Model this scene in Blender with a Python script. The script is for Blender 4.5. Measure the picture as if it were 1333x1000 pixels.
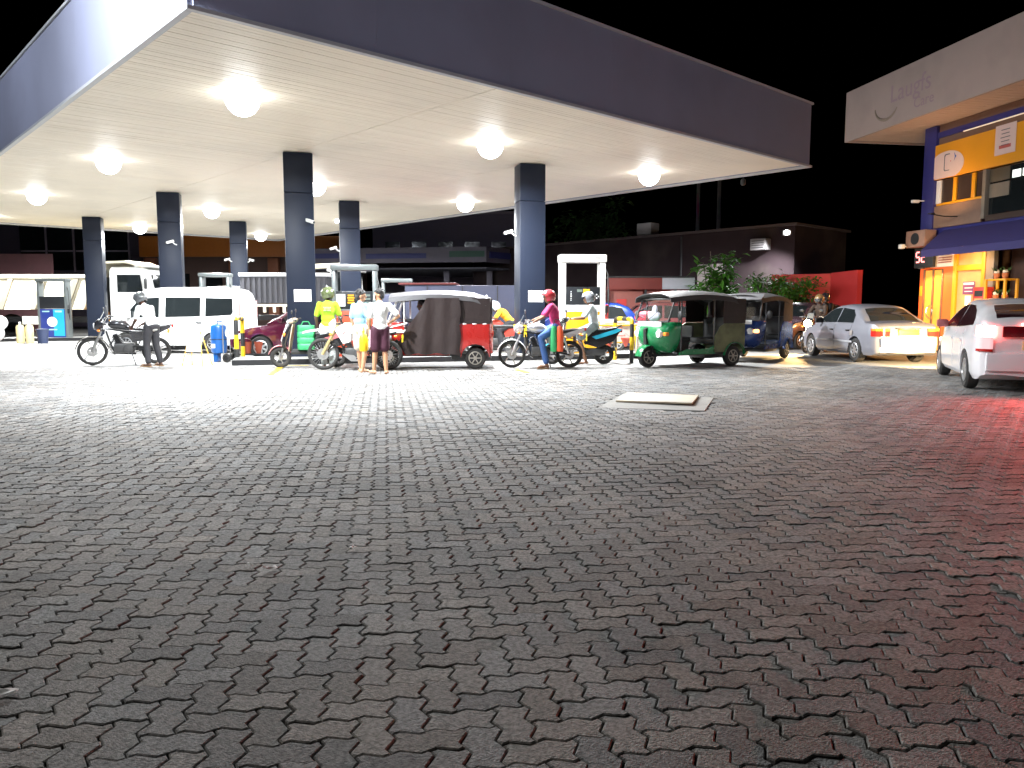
import bpy, bmesh, math, random
from mathutils import Vector as V, Matrix as MX
random.seed(7)
R = math.radians
PI = math.pi
SC = bpy.context.scene
COL = SC.collection
for o in list(bpy.data.objects):
    bpy.data.objects.remove(o)

# ------------------------------------------------------------------ camera
CAMH, FPX, PIT = 1.35, 1006.0, math.atan(100 / 1006.0)
cd = bpy.data.cameras.new('camera')
cam = bpy.data.objects.new('camera', cd)
COL.objects.link(cam)
cd.sensor_width = 36.0
cd.lens = 36.0 * FPX / 1333.0
cd.clip_start = 0.05
cd.clip_end = 900
cam.location = (0, 0, CAMH)
cam.rotation_euler = (PI / 2 - PIT, 0, 0)
SC.camera = cam

# ------------------------------------------------------------------ night sky
w = bpy.data.worlds.new('World')
SC.world = w
w.use_nodes = True
wn, wl = w.node_tree.nodes, w.node_tree.links
bg = wn['Background']
sky = wn.new('ShaderNodeTexSky')
sky.sky_type = 'NISHITA'
sky.sun_disc = False
sky.sun_elevation = R(-8)
sky.sun_rotation = R(200)
wl.new(sky.outputs[0], bg.inputs[0])
bg.inputs[1].default_value = 0.05
sd = bpy.data.lights.new('night_fill', 'SUN')  # weak sun lamp added as night fill
sd.energy = 0.006
sd.angle = R(0.5)
sd.color = (.8, .85, 1)
so = bpy.data.objects.new('night_fill', sd)
so.rotation_euler = (R(50), 0, R(-30))
COL.objects.link(so)
SC.view_settings.view_transform = 'Standard'
SC.view_settings.look = 'None'
SC.view_settings.exposure = 0.0
SC.view_settings.gamma = 1.0
SC.view_settings.use_curve_mapping = False
SC.cycles.use_light_tree = True
SC.cycles.use_denoising = True
SC.cycles.max_bounces = 8
SC.cycles.sample_clamp_indirect = 6.0

# canopy frame: u runs along the front fascia (right and back), v along the side fascia (left and back)
UA = R(47.5)
CU = V((math.sin(UA), math.cos(UA), 0))
CV = V((-CU.y, CU.x, 0))
CA = V((-3.9, 9.82, 0))
SOFF, FAS = 5.0, 1.52
CLEN_U, CLEN_V = 15.6, 30.1
LAMP_U, LAMP_V = (2.1, 7.75, 13.45), (3.4, 11.3, 19.2, 27.5)
def cuv(u, v, z=0.0):
    p = CA + CU * u + CV * v
    return V((p.x, p.y, z))

def lamp(name, kind, loc, energy, color, size=.3, target=None, spot=None, blend=.4):
    d = bpy.data.lights.new(name, kind)
    d.energy = energy
    d.color = color
    if kind == 'AREA':
        d.shape = 'DISK'
        d.size = size
    else:
        d.shadow_soft_size = size
    if spot:
        d.spot_size = R(spot)
        d.spot_blend = blend
    o = bpy.data.objects.new(name, d)
    o.location = loc
    if target is not None:
        o.rotation_euler = (V(target) - V(loc)).to_track_quat('-Z', 'Y').to_euler()
    COL.objects.link(o)
    return o
LAMP_POWER = 1280.0
COOL = (.93, .97, 1.0)
for u in LAMP_U:
    for v in LAMP_V:
        p = cuv(u, v, SOFF - .5)
        lamp('canopy_lamp', 'AREA', p, LAMP_POWER, COOL, .42, target=p + V((0, 0, -1)))
# unseen street lights added for the glow on the side fascia, paving and front fascia
lamp('unseen_street_light', 'SPOT', (-7.2, 7.0, 8.25), 9000, (.86, .93, 1), .12, target=(-5.0, 10.9, 6.3), spot=112, blend=1)
lamp('unseen_street_light', 'SPOT', (-8.4, 4.6, 8.3), 1250, (1, .97, .93), .15, target=(-5.0, 4.2, 0), spot=140, blend=1)
lamp('unseen_street_light', 'SPOT', (-13.6, 11.0, 8.4), 4600, (.8, .88, 1), .15, target=(-13, 20, 5.6), spot=110, blend=.9)
lamp('unseen_street_light', 'SPOT', (-4.0, -9.0, 9.0), 4300, (.84, .86, 1), .15, target=(2, 16, 6.6), spot=48, blend=1)

# ------------------------------------------------------------------ pixel of the 1333 x 1000 photograph -> place in the yard
def at(px, py, z=0.0):
    dx, dy = (px - 666.5) / FPX, (500 - py) / FPX
    y = math.cos(PIT) + dy * math.sin(PIT)
    zz = -math.sin(PIT) + dy * math.cos(PIT)
    t = (z - CAMH) / zz
    return V((dx * t, y * t, z))
def far(px, py, Y):
    dx, dy = (px - 666.5) / FPX, (500 - py) / FPX
    y = math.cos(PIT) + dy * math.sin(PIT)
    zz = -math.sin(PIT) + dy * math.cos(PIT)
    t = Y / y
    return V((dx * t, Y, CAMH + zz * t))

# ------------------------------------------------------------------ materials
MATS = {}
def mat(name, col, rough=.5, metal=0.0, var=.12, scale=6.0, bump=0.0, bscale=None, coat=0.0, emit=None, estr=0.0, dirt=0.0, alpha=1.0, trans=0.0, stretch=None, rvar=.08, spec=.5):
    if name in MATS:
        return MATS[name]
    m = bpy.data.materials.new(name)
    m.use_nodes = True
    n, l = m.node_tree.nodes, m.node_tree.links
    b = n['Principled BSDF']
    b.inputs['Roughness'].default_value = rough
    b.inputs['Metallic'].default_value = metal
    b.inputs['Specular IOR Level'].default_value = spec
    b.inputs['Coat Weight'].default_value = coat
    b.inputs['Transmission Weight'].default_value = trans
    tc = n.new('ShaderNodeTexCoord')
    src = tc.outputs['Object']
    if stretch:
        mp = n.new('ShaderNodeMapping')
        mp.inputs['Scale'].default_value = stretch
        l.new(src, mp.inputs[0])
        src = mp.outputs[0]
    nz = n.new('ShaderNodeTexNoise')
    nz.inputs['Scale'].default_value = scale
    nz.inputs['Detail'].default_value = 5
    l.new(src, nz.inputs['Vector'])
    mx = n.new('ShaderNodeMix')
    mx.data_type = 'RGBA'
    mx.inputs[6].default_value = (*[max(0, c * (1 - var)) for c in col], 1)
    mx.inputs[7].default_value = (*[min(1, c * (1 + var)) for c in col], 1)
    l.new(nz.outputs[0], mx.inputs[0])
    out = mx.outputs[2]
    if dirt:
        n2 = n.new('ShaderNodeTexNoise')
        n2.inputs['Scale'].default_value = scale * .35
        n2.inputs['Detail'].default_value = 7
        l.new(src, n2.inputs['Vector'])
        cr = n.new('ShaderNodeMapRange')
        cr.inputs[1].default_value = .5
        cr.inputs[2].default_value = .72
        cr.inputs[4].default_value = dirt
        l.new(n2.outputs[0], cr.inputs[0])
        m2 = n.new('ShaderNodeMix')
        m2.data_type = 'RGBA'
        m2.inputs[7].default_value = (.07, .06, .05, 1)
        l.new(cr.outputs[0], m2.inputs[0])
        l.new(out, m2.inputs[6])
        out = m2.outputs[2]
    l.new(out, b.inputs['Base Color'])
    rr = n.new('ShaderNodeMapRange')
    rr.inputs[3].default_value = max(0.02, rough - rvar)
    rr.inputs[4].default_value = min(1, rough + rvar)
    l.new(nz.outputs[0], rr.inputs[0])
    l.new(rr.outputs[0], b.inputs['Roughness'])
    if bump:
        nb = n.new('ShaderNodeTexNoise')
        nb.inputs['Scale'].default_value = bscale or scale * 3
        nb.inputs['Detail'].default_value = 4
        l.new(src, nb.inputs['Vector'])
        bp = n.new('ShaderNodeBump')
        bp.inputs['Strength'].default_value = bump
        bp.inputs['Distance'].default_value = .02
        l.new(nb.outputs[0], bp.inputs['Height'])
        l.new(bp.outputs[0], b.inputs['Normal'])
    if emit:
        b.inputs['Emission Color'].default_value = (*emit, 1)
        b.inputs['Emission Strength'].default_value = estr
    MATS[name] = m
    return m

def glass(name, col=(1, 1, 1), rough=.02, mixf=.25):
    """thin window pane: mostly see-through, glossy at a grazing angle"""
    if name in MATS:
        return MATS[name]
    m = bpy.data.materials.new(name)
    m.use_nodes = True
    n, l = m.node_tree.nodes, m.node_tree.links
    n.remove(n['Principled BSDF'])
    tr = n.new('ShaderNodeBsdfTransparent')
    tr.inputs[0].default_value = (*col, 1)
    gl = n.new('ShaderNodeBsdfGlossy')
    gl.inputs['Roughness'].default_value = rough
    lw = n.new('ShaderNodeLayerWeight')
    fr = n.new('ShaderNodeMath')
    fr.operation = 'POWER'
    fr.inputs[1].default_value = 4
    l.new(lw.outputs['Facing'], fr.inputs[0])
    ad = n.new('ShaderNodeMath')
    ad.operation = 'MULTIPLY_ADD'
    ad.inputs[1].default_value = .7
    ad.inputs[2].default_value = mixf * .25
    l.new(fr.outputs[0], ad.inputs[0])
    ms = n.new('ShaderNodeMixShader')
    l.new(ad.outputs[0], ms.inputs[0])
    l.new(tr.outputs[0], ms.inputs[1])
    l.new(gl.outputs[0], ms.inputs[2])
    l.new(ms.outputs[0], n['Material Output'].inputs[0])
    MATS[name] = m
    return m

def paver_mat():
    m = mat('paver_concrete', (.265, .258, .248), .8, var=.3, scale=38, bump=.45, bscale=120, spec=.3)
    n, l = m.node_tree.nodes, m.node_tree.links
    b = n['Principled BSDF']
    src = b.inputs['Base Color'].links[0].from_socket
    at_ = n.new('ShaderNodeAttribute'); at_.attribute_name = 'tone'
    oi = n.new('ShaderNodeObjectInfo')
    ad = n.new('ShaderNodeMath'); ad.operation = 'ADD'
    l.new(at_.outputs['Fac'], ad.inputs[0]); l.new(oi.outputs['Random'], ad.inputs[1])
    fr = n.new('ShaderNodeMath'); fr.operation = 'FRACT'
    l.new(ad.outputs[0], fr.inputs[0])
    mr = n.new('ShaderNodeMapRange')
    mr.inputs[3].default_value = .78; mr.inputs[4].default_value = 1.22
    l.new(fr.outputs[0], mr.inputs[0])
    geo = n.new('ShaderNodeNewGeometry')
    big = n.new('ShaderNodeTexNoise'); big.inputs['Scale'].default_value = .55; big.inputs['Detail'].default_value = 6
    l.new(geo.outputs['Position'], big.inputs['Vector'])
    m3 = n.new('ShaderNodeMapRange'); m3.inputs[1].default_value = .3; m3.inputs[2].default_value = .7
    m3.inputs[3].default_value = .75; m3.inputs[4].default_value = 1.15
    l.new(big.outputs[0], m3.inputs[0])
    mu = n.new('ShaderNodeMath'); mu.operation = 'MULTIPLY'
    l.new(mr.outputs[0], mu.inputs[0]); l.new(m3.outputs[0], mu.inputs[1])
    # fine pits, in world units so that no two blocks match
    pit = n.new('ShaderNodeTexNoise'); pit.inputs['Scale'].default_value = 55; pit.inputs['Detail'].default_value = 3
    l.new(geo.outputs['Position'], pit.inputs['Vector'])
    m4 = n.new('ShaderNodeMapRange'); m4.inputs[1].default_value = .35; m4.inputs[2].default_value = .6
    m4.inputs[3].default_value = .55; m4.inputs[4].default_value = 1.08
    l.new(pit.outputs[0], m4.inputs[0])
    mu2 = n.new('ShaderNodeMath'); mu2.operation = 'MULTIPLY'
    l.new(mu.outputs[0], mu2.inputs[0]); l.new(m4.outputs[0], mu2.inputs[1])
    # oil and tyre stains: broad, soft, darker than the concrete
    st = n.new('ShaderNodeTexNoise'); st.inputs['Scale'].default_value = .9; st.inputs['Detail'].default_value = 8; st.inputs['Roughness'].default_value = .65
    ofs = n.new('ShaderNodeVectorMath'); ofs.operation = 'ADD'; ofs.inputs[1].default_value = (31, 7, 0)
    l.new(geo.outputs['Position'], ofs.inputs[0]); l.new(ofs.outputs[0], st.inputs['Vector'])
    m5 = n.new('ShaderNodeMapRange'); m5.inputs[1].default_value = .56; m5.inputs[2].default_value = .74
    m5.inputs[3].default_value = 1; m5.inputs[4].default_value = .5
    l.new(st.outputs[0], m5.inputs[0])
    mu3 = n.new('ShaderNodeMath'); mu3.operation = 'MULTIPLY'
    l.new(mu2.outputs[0], mu3.inputs[0]); l.new(m5.outputs[0], mu3.inputs[1])
    mu2 = mu3
    # some blocks are a warmer or a cooler mix
    cr = n.new('ShaderNodeMix'); cr.data_type = 'RGBA'; cr.blend_type = 'MULTIPLY'; cr.inputs[0].default_value = 1
    ct = n.new('ShaderNodeMix'); ct.data_type = 'RGBA'
    ct.inputs[6].default_value = (1.06, 1.0, .94, 1); ct.inputs[7].default_value = (.97, 1.0, 1.03, 1)
    f2 = n.new('ShaderNodeMath'); f2.operation = 'MULTIPLY_ADD'; f2.inputs[1].default_value = 7.3; f2.inputs[2].default_value = .37
    f3 = n.new('ShaderNodeMath'); f3.operation = 'FRACT'
    l.new(fr.outputs[0], f2.inputs[0]); l.new(f2.outputs[0], f3.inputs[0]); l.new(f3.outputs[0], ct.inputs[0])
    l.new(src, cr.inputs[6]); l.new(ct.outputs[2], cr.inputs[7])
    src = cr.outputs[2]
    vm = n.new('ShaderNodeVectorMath'); vm.operation = 'SCALE'
    l.new(src, vm.inputs[0]); l.new(mu2.outputs[0], vm.inputs['Scale'])
    l.new(vm.outputs[0], b.inputs['Base Color'])
    return m

# ------------------------------------------------------------------ mesh building
class MB:
    def __init__(s):
        s.v, s.f = [], []
    def add(s, vs, fs):
        k = len(s.v)
        s.v += [tuple(p) for p in vs]
        s.f += [[i + k for i in f] for f in fs]
        return s
    def box(s, c, size, rot=0.0, ch=0.0, mx=None):
        hx, hy, hz = [d / 2 for d in size]
        M = mx if mx is not None else (MX.Rotation(rot, 3, 'Z') if rot else MX.Identity(3))
        if ch <= 0:
            vs = [M @ V((x * hx, y * hy, z * hz)) + V(c) for x in (-1, 1) for y in (-1, 1) for z in (-1, 1)]
            return s.add(vs, [(0, 1, 3, 2), (4, 6, 7, 5), (0, 4, 5, 1), (2, 3, 7, 6), (0, 2, 6, 4), (1, 5, 7, 3)])
        ch = min(ch, hx * .9, hy * .9, hz * .9)
        bm = bmesh.new()
        bmesh.ops.create_cube(bm, size=1)
        for q in bm.verts:
            q.co = V((q.co.x * 2 * hx, q.co.y * 2 * hy, q.co.z * 2 * hz))
        bmesh.ops.bevel(bm, geom=bm.edges[:], offset=ch, segments=2, affect='EDGES', profile=.6)
        bm.verts.index_update()
        s.add([M @ q.co + V(c) for q in bm.verts], [[q.index for q in f.verts] for f in bm.faces])
        bm.free()
        return s
    def tube(s, pts, r, n=8, closed=False):
        pts = [V(p) for p in pts]
        m = len(pts)
        rs = r if isinstance(r, (list, tuple)) else [r] * m
        vs, fs = [], []
        up = V((0, 0, 1))
        t0 = (pts[1] - pts[0]).normalized()
        if abs(t0.dot(up)) > .95:
            up = V((1, 0, 0))
        nn = (up - t0 * up.dot(t0)).normalized()
        for i in range(m):
            if closed:
                t = (pts[(i + 1) % m] - pts[i - 1]).normalized()
            elif i == 0:
                t = t0
            elif i == m - 1:
                t = (pts[i] - pts[i - 1]).normalized()
            else:
                t = ((pts[i + 1] - pts[i]).normalized() + (pts[i] - pts[i - 1]).normalized())
                t = t.normalized() if t.length > 1e-6 else (pts[i] - pts[i - 1]).normalized()
            nn = (nn - t * nn.dot(t))
            nn = nn.normalized() if nn.length > 1e-6 else t.orthogonal().normalized()
            b = t.cross(nn)
            for k in range(n):
                a = 2 * PI * k / n
                vs.append(pts[i] + (nn * math.cos(a) + b * math.sin(a)) * rs[i])
        for i in range(m if closed else m - 1):
            j = (i + 1) % m
            for k in range(n):
                k2 = (k + 1) % n
                fs.append((i * n + k, i * n + k2, j * n + k2, j * n + k))
        if not closed:
            fs.append(list(range(n))[::-1])
            fs.append([(m - 1) * n + k for k in range(n)])
        return s.add(vs, fs)
    def ball(s, c, r, n=12, m=8, mx=None):
        rx, ry, rz = r if isinstance(r, (list, tuple)) else (r, r, r)
        M = mx if mx is not None else MX.Identity(3)
        vs = [M @ V((0, 0, rz)) + V(c)]
        for i in range(1, m):
            a = PI * i / m
            for k in range(n):
                b = 2 * PI * k / n
                vs.append(M @ V((rx * math.sin(a) * math.cos(b), ry * math.sin(a) * math.sin(b), rz * math.cos(a))) + V(c))
        vs.append(M @ V((0, 0, -rz)) + V(c))
        fs = [(0, 1 + k, 1 + (k + 1) % n) for k in range(n)]
        for i in range(m - 2):
            for k in range(n):
                a, b = 1 + i * n + k, 1 + i * n + (k + 1) % n
                fs.append((a, a + n, b + n, b))
        L = len(vs) - 1
        fs += [(L, 1 + (m - 2) * n + (k + 1) % n, 1 + (m - 2) * n + k) for k in range(n)]
        return s.add(vs, fs)
    def lathe(s, prof, c=(0, 0, 0), axis='Z', n=20):
        """prof: (radius, height) pairs turned about the axis through c"""
        def P(r, h, a):
            x, y = r * math.cos(a), r * math.sin(a)
            return V({'Z': (x, y, h), 'Y': (x, h, y), 'X': (h, x, y)}[axis]) + V(c)
        vs, fs = [], []
        for r, h in prof:
            for k in range(n):
                vs.append(P(max(r, 1e-4), h, 2 * PI * k / n))
        for i in range(len(prof) - 1):
            for k in range(n):
                k2 = (k + 1) % n
                fs.append((i * n + k, i * n + k2, (i + 1) * n + k2, (i + 1) * n + k))
        if prof[0][0] > 1e-3 and prof[-1][0] > 1e-3:
            i = len(prof) - 1
            for k in range(n):
                k2 = (k + 1) % n
                fs.append((i * n + k, i * n + k2, k2, k))
        return s.add(vs, fs)
    def torus(s, c, R_, r, axis='Y', n=32, m=10, sq=1.0):
        pts = []
        for k in range(n):
            a = 2 * PI * k / n
            x, y = R_ * math.cos(a), R_ * math.sin(a)
            pts.append(V({'Z': (x, y, 0), 'Y': (x, 0, y), 'X': (0, x, y)}[axis]))
        vs, fs = [], []
        ax = V({'Z': (0, 0, 1), 'Y': (0, 1, 0), 'X': (1, 0, 0)}[axis])
        for p in pts:
            d = p.normalized()
            for k in range(m):
                a = 2 * PI * k / m
                vs.append(p + d * r * math.cos(a) + ax * r * sq * math.sin(a) + V(c))
        for i in range(n):
            j = (i + 1) % n
            for k in range(m):
                k2 = (k + 1) % m
                fs.append((i * m + k, i * m + k2, j * m + k2, j * m + k))
        return s.add(vs, fs)
    def prism(s, poly, a, b, plane='xz'):
        """a flat outline pushed from a to b along the third axis"""
        n = len(poly)
        def P(p, t):
            return {'xz': (p[0], t, p[1]), 'xy': (p[0], p[1], t), 'yz': (t, p[0], p[1])}[plane]
        vs = [P(p, a) for p in poly] + [P(p, b) for p in poly]
        fs = [list(range(n)), [n + i for i in range(n)][::-1]]
        fs += [(i, (i + 1) % n, n + (i + 1) % n, n + i) for i in range(n)]
        return s.add(vs, fs)
    def loft(s, rings, cap=True, ring_closed=True):
        n = len(rings[0])
        vs = [p for r in rings for p in r]
        fs = []
        for i in range(len(rings) - 1):
            for k in range(n if ring_closed else n - 1):
                k2 = (k + 1) % n
                fs.append((i * n + k, i * n + k2, (i + 1) * n + k2, (i + 1) * n + k))
        if cap:
            fs.append(list(range(n)))
            fs.append([(len(rings) - 1) * n + k for k in range(n)][::-1])
        return s.add(vs, fs)
    def sheet(s, grid, th=.006, d=None):
        """grid: rows of points; a thin plate with both faces and its rim"""
        nr, nc = len(grid), len(grid[0])
        g = [[V(p) for p in r] for r in grid]
        top, bot = [], []
        for i in range(nr):
            for j in range(nc):
                if d is not None:
                    nn = V(d)
                else:
                    a = g[min(i + 1, nr - 1)][j] - g[max(i - 1, 0)][j]
                    b = g[i][min(j + 1, nc - 1)] - g[i][max(j - 1, 0)]
                    nn = a.cross(b)
                    nn = nn.normalized() if nn.length > 1e-9 else V((0, 0, 1))
                top.append(g[i][j] + nn * th / 2)
                bot.append(g[i][j] - nn * th / 2)
        N = nr * nc
        fs = []
        for i in range(nr - 1):
            for j in range(nc - 1):
                a = i * nc + j
                fs.append((a, a + 1, a + nc + 1, a + nc))
                fs.append((N + a, N + a + nc, N + a + nc + 1, N + a + 1))
        edge = [j for j in range(nc)] + [i * nc + nc - 1 for i in range(1, nr)] + [(nr - 1) * nc + j for j in range(nc - 2, -1, -1)] + [i * nc for i in range(nr - 2, 0, -1)]
        for k in range(len(edge)):
            a, b = edge[k], edge[(k + 1) % len(edge)]
            fs.append((a, N + a, N + b, b))
        return s.add(top + bot, fs)
    def mesh(s, name, m=None, smooth=35):
        me = bpy.data.meshes.new(name)
        me.from_pydata(s.v, [], s.f)
        bm = bmesh.new()
        bm.from_mesh(me)
        bmesh.ops.recalc_face_normals(bm, faces=bm.faces[:])
        bm.to_mesh(me)
        bm.free()
        if smooth:
            me.polygons.foreach_set('use_smooth', [True] * len(me.polygons))
            me.set_sharp_from_angle(angle=R(smooth))
        if m:
            me.materials.append(m)
        return me
    def build(s, name, m, parent=None, smooth=35):
        o = bpy.data.objects.new(name, s.mesh(name, m, smooth))
        COL.objects.link(o)
        if parent is not None:
            o.parent = parent
        return o

def thing(name, label, cat, loc=(0, 0, 0), rz=0.0, group=None):
    o = bpy.data.objects.new(name, None)
    o.empty_display_size = .2
    COL.objects.link(o)
    o.location = loc
    o.rotation_euler = (0, 0, rz)
    return tag(o, label, cat, group)
def tag(o, label, cat, group=None):
    o['label'] = label
    o['category'] = cat
    if group:
        o['group'] = group
    return o
def struct(name, mb, m, parent=None, smooth=35):
    o = mb.build(name, m, parent, smooth)
    if parent is None:
        o['kind'] = 'structure'
    return o
def B(name, m, c, size, parent=None, ch=0.0, rot=0.0):
    return MB().box(c, size, rot, ch).build(name, m, parent)
def copy_tree(o, parent=None):
    c = o.copy()
    COL.objects.link(c)
    if parent is not None:
        c.parent = parent
    for ch in list(o.children):
        copy_tree(ch, c)
    return c
def remeshed(name, mb, m, parent, vox, smooth_it=3):
    me = mb.mesh(name, m, 0)
    o = bpy.data.objects.new(name, me)
    COL.objects.link(o)
    md = o.modifiers.new('r', 'REMESH')
    md.mode = 'VOXEL'
    md.voxel_size = vox
    if smooth_it:
        ms = o.modifiers.new('s', 'SMOOTH')
        ms.iterations = smooth_it
        ms.factor = .5
    dg = bpy.context.evaluated_depsgraph_get()
    nm = bpy.data.meshes.new_from_object(o.evaluated_get(dg))
    o.modifiers.clear()
    o.data = nm
    nm.name = name
    nm.materials.clear()
    nm.materials.append(m)
    nm.polygons.foreach_set('use_smooth', [True] * len(nm.polygons))
    if parent is not None:
        o.parent = parent
    return o
def interp(tab, x):
    if x <= tab[0][0]:
        return tab[0][1]
    for (a, p), (b, q) in zip(tab, tab[1:]):
        if x <= b:
            t = (x - a) / (b - a)
            return p + (q - p) * (t * t * (3 - 2 * t) * .5 + t * .5)
    return tab[-1][1]
def letters(name, text, size, m, parent, loc, rot, depth=.004, align='CENTER'):
    cu = bpy.data.curves.new(name, 'FONT')
    cu.body = text
    cu.size = size
    cu.extrude = depth
    cu.align_x = align
    cu.align_y = 'CENTER'
    cu.resolution_u = 3
    t = bpy.data.objects.new(name, cu)
    COL.objects.link(t)
    dg = bpy.context.evaluated_depsgraph_get()
    me = bpy.data.meshes.new_from_object(t.evaluated_get(dg))
    bpy.data.objects.remove(t)
    o = bpy.data.objects.new(name, me)
    me.materials.clear()
    me.materials.append(m)
    COL.objects.link(o)
    o.parent = parent
    o.location = loc
    o.rotation_euler = rot
    return o

# shared materials
TYRE = mat('tyre_rubber', (.022, .021, .02), .8, var=.3, bump=.3, bscale=60, dirt=.25)
CHROME = mat('chrome', (.75, .75, .76), .16, 1.0)
STEEL = mat('brushed_steel', (.5, .5, .5), .35, 1.0, bump=.1)
ALLOY = mat('alloy_silver', (.6, .6, .6), .32, .9)
DARKMET = mat('dark_metal', (.035, .035, .037), .45, .6)
BLACKPL = mat('black_plastic', (.018, .018, .018), .5, bump=.15)
BLACKPT = mat('black_paint', (.012, .012, .014), .22, coat=.6)
SEATV = mat('black_vinyl_seat', (.02, .02, .02), .5, bump=.3, bscale=60)
ENGINE = mat('engine_alloy', (.1, .1, .1), .45, .7, bump=.3)
WHITEPT = mat('white_paint', (.78, .78, .76), .3, coat=.4, var=.05)
YELLOWPT = mat('yellow_paint', (.75, .46, .01), .45, var=.12, dirt=.25)
LENSW = mat('clear_lens', (.8, .82, .84), .12, coat=.8)
LENSR = mat('red_lens', (.5, .02, .015), .15, coat=.8)
LENSO = mat('orange_lens', (.85, .25, .03), .18, coat=.8)
DARKGLASS = mat('dark_window_glass', (.012, .015, .016), .05, var=.02, coat=.3)
CLEARGLASS = glass('clear_pane')
TINT = glass('tinted_pane', (.35, .38, .38))
PAPER = mat('white_paper', (.85, .85, .84), .7, var=.04)
INKGREY = mat('grey_print', (.15, .15, .16), .7)
SILVERP = mat('silver_plate', (.6, .6, .58), .4)
# ------------------------------------------------------------------ the ground
ASPH = mat('asphalt_road', (.045, .045, .047), .85, var=.3, scale=3, bump=.4, bscale=90)
g = MB()
g.add([(-260, -60, -.06), (260, -60, -.06), (260, 420, -.06), (-260, 420, -.06)], [(0, 1, 2, 3)])
struct('ground', g, ASPH, smooth=0)
# ---- block paving: wavy-edged concrete blocks in a 90 degree herringbone
UNIT, WAVE, GAP = .1125, .13, .0048
PAVE_YAW = R(9.3)
PAVE_END = 17.6
SAND = mat('joint_sand', (.05, .045, .04), .95, var=.4, scale=30, bump=.6, bscale=120)
PAVER = paver_mat()
def far_paving():
    m = mat('far_paving', (.26, .255, .245), .7, var=.25, scale=2.2, bump=.15, bscale=50, dirt=.25)
    n, l = m.node_tree.nodes, m.node_tree.links
    b = n['Principled BSDF']
    src = b.inputs['Base Color'].links[0].from_socket
    tc = n.new('ShaderNodeTexCoord')
    mp = n.new('ShaderNodeMapping')
    mp.inputs['Rotation'].default_value = (0, 0, -PAVE_YAW)
    l.new(tc.outputs['Object'], mp.inputs[0])
    br = n.new('ShaderNodeTexBrick')
    br.inputs['Scale'].default_value = 1
    br.inputs['Brick Width'].default_value = .225
    br.inputs['Row Height'].default_value = .1125
    br.inputs['Mortar Size'].default_value = .005
    br.inputs['Color1'].default_value = (.85, .85, .85, 1)
    br.inputs['Color2'].default_value = (1.1, 1.1, 1.1, 1)
    br.inputs['Mortar'].default_value = (.3, .3, .3, 1)
    l.new(mp.outputs[0], br.inputs[0])
    mu = n.new('ShaderNodeMix'); mu.data_type = 'RGBA'; mu.blend_type = 'MULTIPLY'
    mu.inputs[0].default_value = 1
    l.new(src, mu.inputs[6]); l.new(br.outputs[0], mu.inputs[7])
    l.new(mu.outputs[2], b.inputs['Base Color'])
    return m
FARPAVE = far_paving()
def flat(name, pts, m, z):
    return struct(name, MB().add([(p[0], p[1], z) for p in pts], [tuple(range(len(pts)))]), m, smooth=0)
paving = flat('paving', [(-60, -14), (60, -14), (60, PAVE_END + .1), (-60, PAVE_END + .1)], SAND, -.04)
def swell(x, y):
    return (.006 * math.sin(x * .9 + 1.3) * math.sin(y * .8) + .004 * math.sin(x * 2.3 + y * 1.7)) * max(0, min(1, (16 - y) / 3))
# bedding sand that fills the joints to a varying height
from mathutils import noise
gx, gy = 150, 140
sv = []
for j in range(gy + 1):
    for i in range(gx + 1):
        x, y = -15 + 30 * i / gx, 1.2 + (PAVE_END - 1.2) * j / gy
        f = noise.noise(V((x * .5, y * .5, 3.1))) + .5 * noise.noise(V((x * 1.7, y * 1.7, 9.0)))
        sv.append((x, y, swell(x, y) - .004 + max(-.016, min(-.0055, -.0105 + .01 * f))))
sm_ = MB().add(sv, [(j * (gx + 1) + i, j * (gx + 1) + i + 1, (j + 1) * (gx + 1) + i + 1, (j + 1) * (gx + 1) + i) for j in range(gy) for i in range(gx)])
o = sm_.build('bedding_sand', SAND, paving)
o['kind'] = 'stuff'
flat('forecourt', [(-60, PAVE_END - .12), (40, PAVE_END - .12), (40, 48), (-60, 48)], FARPAVE, -.003)

def wavy(horizontal):
    """outline of one block in grid units, its lower left cell at the origin"""
    W, H = (2, 1) if horizontal else (1, 2)
    pts = []
    def h(a, b, rev):
        p = [(a, b), (a + .22, b + WAVE * .8), (a + .5, b), (a + .78, b - WAVE * .8)]
        return [(a + 1, b)] + p[:0:-1] if rev else p
    def vv(a, b, rev):
        p = [(a, b), (a - WAVE, b + .25), (a + WAVE, b + .75)]
        return [(a, b + 1)] + p[:0:-1] if rev else p
    for i in range(W): pts += h(i, 0, False)
    for j in range(H): pts += vv(W, j, False)
    for i in reversed(range(W)): pts += h(i, H, True)
    for j in reversed(range(H)): pts += vv(0, j, True)
    cx, cy = W / 2, H / 2
    return [((x - cx) * UNIT, (y - cy) * UNIT) for x, y in pts]
def inset(poly, d):
    out = []
    n = len(poly)
    for i in range(n):
        p, q, r = V((*poly[i - 1], 0)), V((*poly[i], 0)), V((*poly[(i + 1) % n], 0))
        a, b = (q - p).normalized(), (r - q).normalized()
        na, nb = V((-a.y, a.x, 0)), V((-b.y, b.x, 0))
        m = (na + nb)
        m = m.normalized() if m.length > 1e-6 else na
        k = d / max(.5, m.dot(na))
        out.append((q.x + m.x * k, q.y + m.y * k))
    return out
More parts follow.
